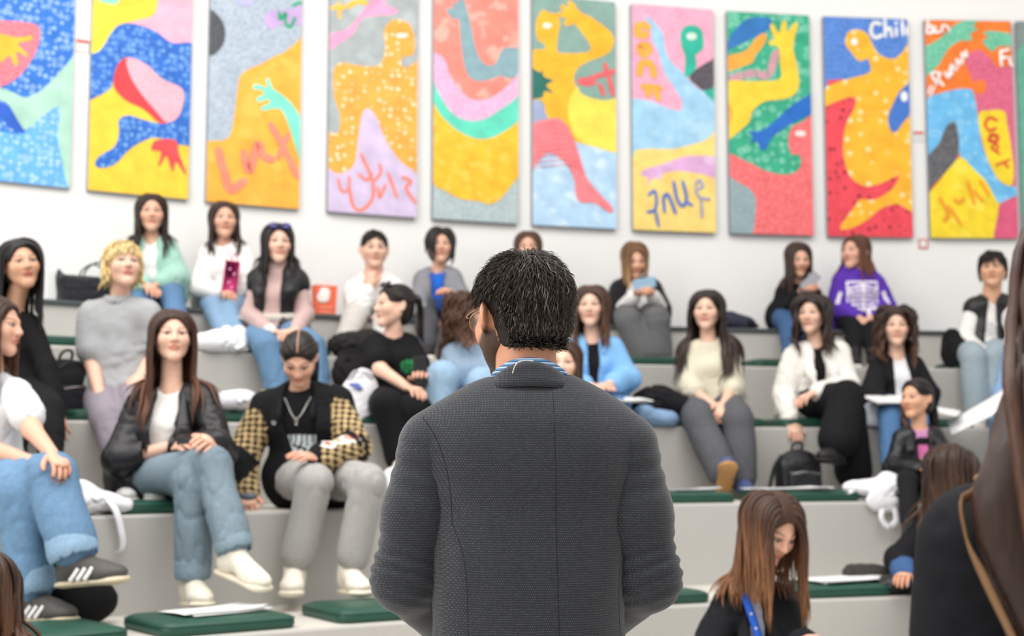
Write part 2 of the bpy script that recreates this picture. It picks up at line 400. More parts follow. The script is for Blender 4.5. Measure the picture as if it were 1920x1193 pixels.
def setup(tier, hx, head, J, yaw=0, pitch=0, roll=0, hs=1., sc=1., male=False, seat=.25, neck=.0, hdz=-.03, bust=True, fat=1., legw=1., hz=.135, ground=True, z0=None, d0=None):
    p = Per(); p.sc, p.male, p.bust, p.fat, p.legw, p.hs = sc, male, bust and not male, fat, legw, hs*(1.045 if male else 1.)
    p.d0 = d0 = dep(hx, RAD[tier]+seat) if d0 is None else d0
    hip = px(hx, 700, d0); hip[2] = (TZ[tier]+hz) if z0 is None else z0; p.hip = hip
    g = lambda k, dz=-.02: px(J[k][0], J[k][1], d0+(J[k][2] if len(J[k]) > 2 else dz))
    p.sl, p.sr = g('sl'), g('sr'); _v = nrm(p.sr-p.sl)*.030*sc; p.sl, p.sr = p.sl+_v-np.array([0, 0, .026*sc]), p.sr-_v-np.array([0, 0, .026*sc]); mid = (p.sl+p.sr)/2
    p.side = nrm(p.sr-p.sl); p.sw = np.linalg.norm(p.sr-p.sl)/2; up = nrm(mid-hip); p.front = nrm(np.cross(p.side, up)); p.up = nrm(np.cross(p.front, p.side))
    p.nb = mid+p.up*.058*sc
    p.hl, p.hr = hip-p.side*.088*sc, hip+p.side*.088*sc
    p.el, p.er = solve(p.sl, J['el'], .275*sc, d0), solve(p.sr, J['er'], .275*sc, d0)
    p.wl, p.wr = solve(p.el, J['wl'], .24*sc, d0), solve(p.er, J['wr'], .24*sc, d0)
    p.kl, p.kr = solve(p.hl, J['kl'], .42*sc, d0), solve(p.hr, J['kr'], .42*sc, d0)
    p.al, p.ar = solve(p.kl, J['al'], .40*sc, d0), solve(p.kr, J['ar'], .40*sc, d0)
    if ground and tier > 0:
        for a in (p.al, p.ar): a[2] = max(a[2], TZ[tier-1]+.104*sc)
    p.tier = tier; p.J = J
    p.hc = px(head[0], head[1], np.dot(mid, (0, 1, 0))+hdz)
    p.basey = math.atan2(-p.hc[0], p.hc[1])
    p.Rh = rz(p.basey+R2(yaw))@rx(-R2(pitch))@ry(R2(roll)); p.yaw = yaw
    return p
def body(p, root, tone, lip=None, brow=(.03, .02, .015), beard=0., eyes=(.03, .018, .012), h=.0115, hands=(True, True), hcurl=(.5, .5), hn=(None, None), arms=2., name='body', skin_fr=None):
    tone = np.asarray(tone, float); lip = tone*np.array([.85, .5, .48]) if lip is None else np.asarray(lip)
    V0, Q0, m = head_template(p.male)
    hv = (V0*p.hs)@p.Rh.T+p.hc
    def mixc(c, k, t): return c*(1-k[:, None])+np.asarray(t)*k[:, None]
    c = np.broadcast_to(tone, V0.shape).copy()
    c = mixc(c, m['blush']*.35, tone*np.array([1.02, .74, .70])); c = mixc(c, m['lip']*.85, lip); c = mixc(c, m['mouth']*.8, lip*.25)
    c = mixc(c, m['white']*.9, (.42, .37, .35)); c = mixc(c, m['iris'], eyes); c = mixc(c, m['lash']*.85, (.02, .014, .012)); c = mixc(c, np.clip(m['brow'], 0, 1)*(.9 if p.male else .85), brow)
    if beard: c = mixc(c, m['beard']*beard, brow)
    nk = .056 if p.male else .043
    n0 = p.hc+p.Rh@np.array([0, .020, -.055])*p.hs
    P = torso(p, -.016)+arm(p, 0, -.002)+arm(p, 1, -.002)+leg(p, 0, -.006)+leg(p, 1, -.006)
    P.append(cone(n0, p.nb-p.up*.03, nk*p.hs, (nk+.006)*p.sc, k=.03))
    for a, kk in ((p.al, p.kl), (p.ar, p.kr)): P.append(cone(a, a+np.array([0, 0, -.035]), .036*p.sc, k=.02))
    ex = []
    for i in (0, 1):
        w, e = (p.wl, p.el) if i == 0 else (p.wr, p.er)
        t = p.J.get('hl' if i == 0 else 'hr')
        f = nrm(solve(w, t, .13, p.d0)-w) if t else nrm(w-e)
        n = hn[i] if hn[i] is not None else (np.array([0, 0, -1.]) if abs(f[2]) < .75 else -p.front)
        n = nrm(np.asarray(n, float)); n = nrm(n-f*(n@f)); ts = p.side if i == 0 else -p.side
        s = np.cross(f, n); s = s if s@ts > 0 else -s
        setattr(p, 'hf%d' % i, f); setattr(p, 'hw%d' % i, w); setattr(p, 'hn%d' % i, n)
        P += [cone(w+f*.02, w+f*.085*p.sc+s*.004, .026*p.sc, .042*p.sc, k=.02, w=n, ratio=.40), cone(w+f*.02+s*.012, w+f*.055*p.sc+s*.028, .017, .013, k=.015)]
        if hands[i]: ex.append(hand(w, f, n, ts, hcurl[i], sc=p.sc))
    V, Q = surf(P, h, 2); parts = [(hv, Q0), (V, Q)]+ex
    n = 0; Vs, Fs = [], []
    for v, q in parts: Vs.append(v); Fs.append(q+n); n += len(v)
    cc = np.broadcast_to(tone, (n, 3)).copy(); cc[:len(c)] = c
    hp = np.vstack([e[0] for e in ex]) if ex else None
    if ex: cc[n-len(hp):] = tone*np.array([1.0, .90, .87])
    return mesh(name, np.vstack(Vs), np.vstack(Fs), SKIN, root, col=cc)
def skullp(p, g=0.):
    R, c, k = p.Rh, p.hc, p.hs
    T = lambda v: c+R@(np.array(v)*k)
    return [ell(T((0, .018, .030)), np.array([.0755, .095, .0835])*k+g, R, k=.02), ell(T((0, -.022, -.028)), np.array([.060, .068, .080])*k+g, R, k=.03), cone(T((0, .02, -.05)), p.nb, .05+g, .055+g, k=.03)]
def hair_cap(p, g=.012, low=.0, back=.0, bk=1., face=(.0, -.085, -.030), fr=(.067, .072, .106)):
    R, c, k = p.Rh, p.hc, p.hs; T = lambda v: c+R@(np.array(v)*k)
    P = [ell(T((0, .018, .030)), np.array([.0755, .095, .0835])*k+g, R, k=.02), ell(T((0, .044*bk, -.032-low*.4)), np.array([.069, .058, .070+low])*k*(.12+.88*bk)+g*.8, R, k=.03),
         ell(T(face), np.array(fr)*k, R, k=.01, sub=True), box(T((0, -.052, -.12)), np.array([.2, .075, .13])*k, R, sub=True, k=.01)]
    return surf(P, .0085, 2)
def strands(p, root, direction, L, coll, M=22, g0=.12, g1=.5, off=.008, rnd=None, wave=0., wfreq=3., curl=0., width=.0105, flat=.5, push=None, seed=0, taper=.25, adh=None, adz=-.015, sides=5):
    rs = np.random.RandomState(seed); N = len(root); P = np.zeros((N, M, 3)); P[:, 0] = root
    d = direction/np.linalg.norm(direction, axis=1)[:, None]; L = np.broadcast_to(L, (N,)); st = (L/(M-1))[:, None]
    dn = np.array([0, 0, -1.]); o = np.broadcast_to(off, (N,)); e = .003
    Nn = np.zeros((N, M, 3)); Nn[:, :, 1] = -1
    for i in range(1, M):
        g = g0+(g1-g0)*min(1, i/(M*.35)); d = d*(1-g)+dn*g
        if push is not None: d = d+push*(.04 if i > 4 else 0)
        d /= np.linalg.norm(d, axis=1)[:, None]+1e-9
        q = P[:, i-1]+d*st
        oo = o*min(1., .35+i/7.)
        for _ in range(2):
            D = field(coll, q); G = np.stack([field(coll, q+np.eye(3)[a]*e)-D for a in range(3)], 1)/e
            G /= np.linalg.norm(G, axis=1)[:, None]+1e-9
            q = q+G*np.maximum(oo-D, 0)[:, None]
        if adh is not None:
            sk, hc = adh; D2 = field(sk, q); G2 = np.stack([field(sk, q+np.eye(3)[a]*e)-D2 for a in range(3)], 1)/e; G2 /= np.linalg.norm(G2, axis=1)[:, None]+1e-9
            up = np.clip((q[:, 2]-hc[2]-adz)/.03, 0, 1)*(D2 < .06); q = q-G2*(np.maximum(D2-oo, 0)*up)[:, None]
        Nn[:, i] = np.where((D < .05)[:, None], G, Nn[:, i-1]*.8+G*.2)
        P[:, i] = q; d = q-P[:, i-1]; d /= np.linalg.norm(d, axis=1)[:, None]+1e-9
    Nn[:, 0] = Nn[:, 1]; Nn /= np.linalg.norm(Nn, axis=2)[..., None]+1e-9
    t = np.linspace(0, 1, M)[None, :]; s = t*L[:, None]; ramp = np.clip((s-.06)/.12, 0, 1)
    T = np.gradient(P, axis=1); T /= np.linalg.norm(T, axis=2)[..., None]+1e-9; B = np.cross(T, Nn)
    ph = rs.uniform(0, 6.28, (N, 1)); fr = wfreq*rs.uniform(.75, 1.3, (N, 1))
    if wave: P = P+B*(wave*ramp*np.sin(fr*s*6.28+ph))[..., None]+Nn*(wave*.35*ramp*np.cos(fr*s*6.28+ph*1.7))[..., None]
    if curl:
        r2 = np.clip((s-.01)/.05, 0, 1); P = P+B*(curl*r2*np.sin(fr*s*6.28+ph))[..., None]+Nn*(curl*r2*(.8+np.cos(fr*s*6.28+ph)))[..., None]
    w = width*rs.uniform(.7, 1.3, (N, 1))*np.interp(t, [0, .1, .7, .97, 1], [.7, 1, .9, taper, .05])
    return tubes(P, w, sides, Nn, flat), P
def hcol(n, per, col, tip=None, seed=0, M=22, lo=.7, hi=1.35):
    rs = np.random.RandomState(seed); v = np.repeat(rs.uniform(lo, hi, (n, 1)), per, 0)[:, None] if False else np.repeat(rs.uniform(lo, hi, n), per)
    c = np.asarray(col)[None]*v[:, None]
    if tip is not None:
        t = np.tile(np.repeat(np.linspace(0, 1, M), per//M), n); k = np.clip((t-.3)/.5, 0, 1)[:, None]; c = c*(1-k)+np.asarray(tip)[None]*v[:, None]*k
    return c
def long_hair(p, root, col, L=.42, tip=None, part=.0, wave=.0, wfreq=3., curl=0., n=52, vol=.0, coll=(), seed=1, width=.0120, fringe=0., back=.5, front_push=0., back_fall=False, mass=(), xlim=None, cap=.012, lvar=.12, face_open=0.):
    rs = np.random.RandomState(seed); R, c, k = p.Rh, p.hc, p.hs; T = lambda v: c+(np.asarray(v)*k)@R.T
    roots, dirs = [], []
    for s in (-1, 1):
        for i in range(n):
            u = (i+rs.uniform(0, 1))/n; a = R2(33+151*u**1.1)
            q = np.array([part*(1-u)+s*.004, .018-math.cos(a)*.094, .030+math.sin(a)*.083])
            be = R2(16+62*u+rs.uniform(-6, 6)+face_open*(1-u)); tan = np.array([0, math.sin(a), math.cos(a)])
            roots.append(q); dirs.append(np.array([s*math.cos(be), 0, .12])+tan*math.sin(be))
    roots, dirs = T(np.array(roots)), np.array(dirs)@R.T; N = len(roots)
    cl = skullp(p)+list(coll)+list(mass)
    sgn = np.repeat([-1., 1.], n); bf = -p.front[None]*1.6-(p.Rh[:, 0][None]*sgn[:, None])*.6
    off = (.006+vol)+rs.uniform(0, 1, N)*(.012+vol)
    (V, Q), P = strands(p, roots, dirs, L*rs.uniform(1-lvar, 1+lvar, N), cl, off=off, wave=wave, wfreq=wfreq, curl=curl, width=width, seed=seed, push=bf if back_fall else (None if not front_push else p.front*front_push), adh=(skullp(p)[:2], p.hc), g0=.20)
    cv, cq = hair_cap(p, cap+vol*.6, back=0)
    if xlim:
        ok = (np.abs((P-p.hc)@p.side) < xlim).all(1); V = V.reshape(N, -1, 3)[ok].reshape(-1, 3); N = int(ok.sum()); Q = Q[:N*21*5]
    if mass:
        mv, mq = surf(list(mass), .012, 3); cq = np.vstack([cq, mq+len(cv)]); cv = np.vstack([cv, mv])
    col = np.asarray(col); cs = hcol(N, 22*5, col, tip, seed)
    o = mesh('hair', np.vstack([cv, V]), np.vstack([cq, Q+len(cv)]), HAIR, root, col=np.vstack([np.broadcast_to(col*.95, cv.shape), cs]))
    return o
def tied_hair(p, root, col, coll=(), fr=None, tail=(0, .115, .02), L=.3, seed=2, ntail=24, part=0., bun=False, centre_part=True):
    rs = np.random.RandomState(seed); R, c, k = p.Rh, p.hc, p.hs; T = lambda v: c+(np.asarray(v)*k)@R.T
    rad = np.array([.0755, .095, .0835]); c0 = np.array([0, .018, .030]); tv = nrm((np.array(tail)-c0)/rad)
    Pth = []
    for s in (-1, 1):
        for i in range(36):
            u = i/35; az = R2(-90+s*(4+118*u)); el = R2(36-52*u)
            a = nrm([math.cos(az)*math.cos(el), math.sin(az)*math.cos(el), math.sin(el)]); mid = nrm(a+tv*.6+np.array([s*.35*(1-u), 0, .35*(1-u)]))
            t = np.linspace(0, 1, 12)[:, None]; q = bez([a, mid, tv], 12); q = q/np.linalg.norm(q, axis=1)[:, None]
            Pth.append(c0+q*(rad+.007+.004*rs.rand()))
    Pth = np.array(Pth); W = np.interp(np.linspace(0, 1, 12), [0, .15, .8, 1], [.004, .0085, .007, .004])*np.ones((len(Pth), 1))
    V1, Q1 = tubes(T(Pth), W*k, 5, T(Pth)-T(c0), .55)
    cv, cq = hair_cap(p, .007) if fr is None else hair_cap(p, .008, fr=fr)
    Vs, Qs, Cs = [cv, V1], [cq, Q1], [np.broadcast_to(np.asarray(col)*.8, cv.shape), hcol(len(Pth), 60, col, seed=seed)]
    if bun:
        a = rs.uniform(0, 6.28, 26); pts = []
        for i in range(26):
            t = np.linspace(0, 2.6, 12)+a[i]; r = .026*rs.uniform(.5, 1.); h = rs.uniform(-.012, .012)
            pts.append(np.array(tail)+np.stack([np.cos(t)*r, np.sin(t)*r*.8+.012, np.full(12, h)+.01*np.sin(t*2)], 1))
        V2, Q2 = tubes(T(np.array(pts)), np.full((26, 12), .008), 5); Vs.append(V2); Qs.append(Q2); Cs.append(hcol(26, 60, col, seed=seed))
    else:
        r0 = T(np.array(tail)+rs.normal(size=(ntail, 3))*.008); d = np.tile(R@np.array([0, 1, .1]), (ntail, 1))+rs.normal(size=(ntail, 3))*.15
        (V2, Q2), _ = strands(p, r0, d, L*rs.uniform(.85, 1.1, ntail), skullp(p)+list(coll), off=.012+.012*rs.rand(ntail), wave=.006, seed=seed); Vs.append(V2); Qs.append(Q2); Cs.append(hcol(ntail, 110, col, seed=seed))
    n = 0
    for i, v in enumerate(Vs): Qs[i] = Qs[i]+n; n += len(v)
    return mesh('hair', np.vstack(Vs), np.vstack(Qs), HAIR, root, col=np.vstack(Cs))
def short_hair(p, root, col, L=.035, n=420, seed=3, comb=(.3, -.6, .2), fringe=.0, low=-.03, width=.0045, curl=0., var=(.6, 1.5), fade=True, cap=.005, lift=.5, layer=0., flow=None, sides=5, ear=False, lmin=.25, colf=None, back_low=None, g1=None):
    rs = np.random.RandomState(seed); R, c, k = p.Rh, p.hc, p.hs; T = lambda v: c+(np.asarray(v)*k)@R.T
    rad = np.array([.0755, .095, .0835]); c0 = np.array([0, .018, .030]); roots, dirs, Ls = [], [], []; crown = nrm(np.array([.15, .45, .9]))
    while len(roots) < n:
        v = nrm(rs.normal(size=3)); q = c0+v*(rad+cap*.6)
        nape = ear and rs.rand() < .35 and v[1] > .1
        if nape:
            q = np.array([0, .034, -.032])+v*np.array([.063, .052, .063])
            if q[2] > .02 or abs(q[0]) > .062: continue
        if q[2] < low or (q[1] < -.025 and q[2] < .066): continue
        if q[2] < .02 and q[1] < .0: continue
        if q[1] < -.02 and q[2] < .03: continue
        if ear and abs(q[0]) > .050 and q[2] < .034 and -.03 < q[1] < .065: continue
        lz = np.clip((q[2]-low)/.09, lmin, 1) if fade else 1.
        t_ = (v-crown)-v*((v-crown)@v); t_ = nrm(t_+1e-4)
        d = nrm(v*lift*(lz if ear else 1.)+(t_ if comb is None else np.array(comb)*(.4+.6*lz))+rs.normal(size=3)*.16)
        if nape: d = nrm(np.array([v[0]*.15, .12, -1.])+rs.normal(size=3)*.08)
        if ear and abs(q[0]) > .045 and q[2] < .075: lz = min(lz, .32+.6*max(0, q[2]-.02)/.055)
        if fringe and q[1] < -.05: d = nrm(np.array([.1 if comb is None else comb[0], -1., -.5])+rs.normal(size=3)*.15)
        roots.append(q); dirs.append(d); Ls.append(L*lz*rs.uniform(*var))
    R0 = roots; roots, dirs = T(np.array(roots)), np.array(dirs)@R.T
    (V, Q), P = strands(p, roots, dirs, np.array(Ls), skullp(p)+[ell(T((0, .034, -.032)), np.array([.063, .052, .063])*k+cap*.8, R, k=.03)], M=8, g0=.02, g1=.12 if not fringe else .3, off=.004+layer*np.random.RandomState(seed+1).rand(n), curl=curl, wfreq=26 if ear else 18, width=width, flat=.6, seed=seed, adh=(skullp(p)[:2]+[ell(T((0, .034, -.032)), np.array([.063, .052, .063])*k+cap*.8, R, k=.03)], p.hc) if layer else None, adz=-.25 if ear else -.07, sides=sides)
    if ear:                                          # clip what would hang below the hairline or stick out at the jaw
        Lc = ((P-c)@R)/k; bad = ((Lc[..., 2] < low-.010) | ((np.abs(Lc[..., 0]) > .064) & (Lc[..., 2] < -.036)) | ((np.abs(Lc[..., 0]) > .079) & (Lc[..., 2] < .015))).any(1)
        n = int((~bad).sum()); V = V.reshape(len(bad), -1, 3)[~bad].reshape(-1, 3); Q = Q[:n*7*sides]; R0 = np.array(R0)[~bad]
    cv, cq = hair_cap(p, cap, bk=.78, fr=(.066, .070, .102))
    return mesh('hair', np.vstack([cv, V]), np.vstack([cq, Q+len(cv)]), HAIR, root, col=np.vstack([np.broadcast_to(np.asarray(col)*.8, cv.shape), hcol(n, 8*sides, col, seed=seed) if colf is None else colf(np.array(R0), 8*sides)]))
# ---- clothes
def garment(p, root, name, col, mat, g=.018, sleeve=2., both=True, open_w=None, hem=.06, neck=.0, h=.0115, wr=.005, wf=26, colf=None, cuff=0., bust=None, extra=(), vneck=0., seed=5, tor=True, smooth=2, arms=(True, True), pre=()):
    P = torso(p, g, bust) if tor else []
    s, f, u = p.side, p.front, p.up
    if hem and tor: P.append(cone(p.hip-s*.075*p.sc-u*hem*.3+u*.03, p.hip+s*.075*p.sc-u*hem*.3+u*.03, .108*p.sc+g, k=.03, w=f, ratio=.95))
    if sleeve:
        for i in (0, 1):
            if arms[i]: P += arm(p, i, g, sleeve, cuff)
    P += list(extra)
    # neck opening and front opening
    P.append(cone(p.nb+u*.03+f*.01, p.nb+u*.10+f*.012, .052+neck, .075+neck, k=.012, sub=True))
    if vneck: P.append(cone(p.nb+u*.05+f*.09, p.nb-u*vneck+f*.10, .06, .012, k=.01, w=f, ratio=2.2, sub=True))
    if open_w is not None:
        a, b = open_w; ch = p.nb+(p.hip-p.nb)*.03
        P.append(cone(ch+f*.105+u*.06, p.hip+f*.17-u*.1, a, b, k=.008, w=f, ratio=max(1., .11/max(a, b)), sub=True))
    P += list(pre)
    V, Q = surf(P, h, smooth)
    V = crease(V, Q, wr, wf, seed)
    if colf is None: c = np.broadcast_to(np.asarray(col, float), V.shape)
    else: c = colf(V)
    return mesh(name, V, Q, mat, root, col=c), P
def local(p, V):
    """coordinates on the chest: across, up (0 at the neck), forward"""
    q = V-p.nb; return q@p.side, q@p.up, q@p.front
def trousers(p, root, col, mat, g=.012, kn=0., an=.0, fr=1.93, h=.0115, wr=.006, wf=24, cuff=None, seed=9, name='trousers', fade=0., crop=None):
    P = [cone(p.hip-p.side*.08*p.sc, p.hip+p.side*.08*p.sc, .106*p.sc+g, k=.03, w=p.front, ratio=.95)]+leg(p, 0, g, fr, kn, an)+leg(p, 1, g, fr, kn, an)
    for q in P[1:]: q['k'] = .012
    V, Q = surf(P, h, 2); V = crease(V, Q, wr, wf, seed, (1.25, 1.25, .5))
    c = np.broadcast_to(np.asarray(col, float), V.shape).copy()
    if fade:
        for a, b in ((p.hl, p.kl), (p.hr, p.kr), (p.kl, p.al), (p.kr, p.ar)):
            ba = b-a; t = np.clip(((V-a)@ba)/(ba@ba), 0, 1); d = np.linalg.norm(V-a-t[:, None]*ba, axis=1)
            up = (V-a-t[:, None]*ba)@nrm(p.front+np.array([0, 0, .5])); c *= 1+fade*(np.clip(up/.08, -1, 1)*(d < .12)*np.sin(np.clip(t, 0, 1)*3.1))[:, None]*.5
    o = mesh(name, V, Q, mat, root, col=np.clip(c, 0, 1))
    if cuff is not None:
        for k_, a in ((p.kl, p.al), (p.kr, p.ar)):
            t = nrm(a-k_); e = k_+(a-k_)*(fr-1); r = (.056-.018*(fr-1))*p.sc*p.legw+g+an
            v, q = surf([cone(e-t*.015, e+t*.012, r+.001, r+.003, k=.01), cone(e+t*.02, e+t*.08, r-.010, k=.006, sub=True)], .008, 1)
            mesh('trouser_cuff', crease(v, q, .002, 60, 3), q, mat, o, col=np.broadcast_to(cuff, v.shape))
    return o
def feet(p, root, kind, col, sole=(.75, .72, .66), tl=(0, 0), tr=(0, 0), lace=(.8, .78, .72), which=(0, 1)):
    for i in which:
        a, (yw, pt) = (p.al, tl) if i == 0 else (p.ar, tr)
        R = rz(p.basey+R2(yw))@rx(-R2(pt)); add_shoe(root, kind, a+np.array([0, 0, .004]), R, col, sole, lace, p.sc*1.17)
def phone(name_label, p0, f, n, col=(.02, .02, .025), size=(.036, .0045, .075)):
    f = nrm(f); n = nrm(np.asarray(n)-f*(np.asarray(n)@f)); s = np.cross(f, n); R = np.stack([s, n, f], 1)
    rt = empty('phone', p0, name_label, 'phone')
    v, q = bx(p0, size, R, .003); mesh('phone_case', v, q, flat_mat('phone case %02d' % int(col[0]*99), col, .35, bump=0), rt, smooth=False)
    v, q = bx(p0+n*(size[1]+.0003), (size[0]-.003, .0006, size[2]-.004), R); mesh('screen', v, q, flat_mat('phone glass', (.015, .016, .02), .08, bump=0), rt, smooth=False)
    return rt
# ------------------------------------------------------------------ the hall
def arc_pt(r, a, z): return np.array([HC[0]+r*math.cos(a), HC[1]+r*math.sin(a), z])
A0, A1, NA = R2(52), R2(156), 120
def arc_solid(name, r0, r1, z0, z1, mats, a0=A0, a1=A1, n=NA, bev=.012):
    prof = [(r1, z0), (r0, z0), (r0, z1-bev), (r0+bev*.4, z1-bev*.3), (r0+bev, z1), (r1, z1)]
    V = [arc_pt(r, a0+(a1-a0)*i/n, z) for i in range(n+1) for r, z in prof]; k = len(prof)
    Fc, mi = [], []
    for i in range(n):
        for j in range(k):
            Fc.append([i*k+j, i*k+(j+1) % k, (i+1)*k+(j+1) % k, (i+1)*k+j]); mi.append(1 if j == 4 else 0)
    Fc += [list(range(k))[::-1], [n*k+j for j in range(k)]]; mi += [0, 0]
    o = mesh(name, np.array(V), Fc, None, None, mats=mats, mi=mi, smooth=False); o['kind'] = 'structure'; return o
def plaster(name, col, rough=.9, var=.025, sc=1.2, bs=90, bst=.06):
    t = NT(name); c = np.asarray(col)
    t.base(t.ramp(t.noise(sc, 4), [(.3, c*(1-var)), (.7, np.clip(c*(1+var), 0, 1))])); t.bump(t.noise(bs, 3), bst, .001); t.set(Roughness=rough); return t.m
WALLM = plaster('white plaster wall', (.86, .855, .845)); RISER = plaster('pale grey painted board', (.475, .462, .44), .55, .03, .9); TREAD = plaster('cream stone tread', (.62, .59, .535), .5, .03, 3)
FLOORM = plaster('cream stone floor', (.68, .65, .59), .35, .04, 2)
for i in range(6): arc_solid('seating_tier', RAD[i], RWALL+.1, 0., TZ[i], [RISER, TREAD])
o = arc_solid('wall_back', RWALL, RWALL+.25, 0., 7.2, [WALLM, WALLM]); 
v, f = bx((0, 2.5, -.05), (14, 13, .05)); o = mesh('floor', v, f, FLOORM, smooth=False); o['kind'] = 'structure'
PADM = flat_mat('dark bench pad', lin('#3c4446'), .6, .05)
o = arc_solid('trim_1', RAD[5]-.02, RWALL-.02, TZ[5]-.004, TZ[5]+.022, [PADM, PADM])
# ---- seat cushions
CUSH = flat_mat('dark green leatherette', lin('#1f4a3c'), .42, .08, 12, .15, 260)
def cushion(k, x, label, w=.54, dpt=.42, th=.052, out=.0, grp='green seat cushions on the tiers'):
    d = dep(x, RAD[k]+.02+dpt/2-out); q = px(x, 700, d); a = math.atan2(q[1]-HC[1], q[0]-HC[0])
    c = arc_pt(RAD[k]+.02+dpt/2-out, a, TZ[k]+.001); R = rz(a-math.pi/2)
    rt = empty('seat_cushion', c, label, 'cushion', grp)
    n = 10; prof = [(0., 0.), (.006, .012), (.006, th*.55), (-.006, th*.86), (-.028, th), (-.09, th+.004)]
    ring = []
    for ins, z in prof:
        hw, hd, rr = w/2+ins-.006, dpt/2+ins-.006, .05
        for cx, cy, t0 in ((1, 1, 0), (-1, 1, 90), (-1, -1, 180), (1, -1, 270)):
            for i in range(n//2+1):
                t = R2(t0+90*i/(n//2)); r2 = max(.012, rr+ins*.6); ring.append((cx*(hw-r2)+r2*math.cos(t), cy*(hd-r2)+r2*math.sin(t), z))
    V = np.array(ring); m = len(V)//len(prof); Fc = []
    for j in range(len(prof)-1):
        for i in range(m): Fc.append([j*m+i, j*m+(i+1) % m, (j+1)*m+(i+1) % m, (j+1)*m+i])
    Fc += [list(range((len(prof)-1)*m, len(prof)*m)), list(range(m))[::-1]]
    mesh('cushion_pad', V@R.T+c, Fc, CUSH, rt)
    # piping seam
    t = np.array([[x_, y_, th*.70] for x_, y_, z_ in ring[2*m:3*m]]); t = np.vstack([t, t[:1]])
    v2, f2 = tubes((t@R.T+c)[None], np.full((1, m+1), .0022), 4, np.broadcast_to([0, 0, 1.], (1, m+1, 3)))
    mesh('piping', v2, f2, CUSH, rt); return rt
# ---- paintings
def paint(col, pat=None, col2=(.9, .9, .95), sc=18.):
    key = 'paint %s %s %s %.0f' % (col, pat, col2 if isinstance(col2, str) else '', sc)
    if key in _m: return _m[key]
    t = NT(key[:60]); c = lin(col); c2 = lin(col2) if isinstance(col2, str) else np.array(col2)
    sep = t.new('ShaderNodeSeparateXYZ'); t.link(t.coord(), sep.inputs[0]); cb = t.new('ShaderNodeCombineXYZ'); t.link(sep.outputs[0], cb.inputs[0]); t.link(sep.outputs[2], cb.inputs[1]); vec = cb.outputs[0]
    b = t.ramp(t.noise(9, 4, vec), [(.3, np.clip(c*.86, 0, 1)), (.7, np.clip(c*1.12+.01, 0, 1))])
    if pat in ('rings', 'dots'):
        vo = t.new('ShaderNodeTexVoronoi'); vo.inputs['Scale'].default_value = sc; vo.inputs['Randomness'].default_value = .55; t.link(vec, vo.inputs['Vector'])
        if pat == 'rings': f = t.ramp(vo.outputs['Distance'], [(.0, (0,)*3), (.16, (0,)*3), (.27, (1,)*3), (.38, (.75,)*3), (.48, (0,)*3)])
        else: f = t.ramp(vo.outputs['Distance'], [(.0, (1,)*3), (.22, (1,)*3), (.34, (0,)*3), (1, (0,)*3)])
        b = t.mix(t.math('MULTIPLY', f, t.math('ADD', t.math('MULTIPLY', t.noise(14, 2, vec), 1.7), .0)), b, c2)
    elif pat == 'stipple': b = t.mix(t.ramp(t.noise(sc*5, 5, vec, .75), [(.46, (0,)*3), (.6, (1,)*3)]), b, c2)
    elif pat == 'scribble': b = t.mix(t.ramp(t.noise(sc, 2, vec), [(.54, (0,)*3), (.62, (.9,)*3)]), b, c2)
    t.base(b); t.bump(t.noise(500, 2), .3, .0006); t.set(Roughness=.55); _m[key] = t.m; return t.m
PB = px(1444, 441, dep(1444, RWALL-.03))[2]; PT = px(1444, 26, dep(1444, RWALL-.03))[2]
SIDEM = flat_mat('canvas edge', lin('#8a8f98'), .8)
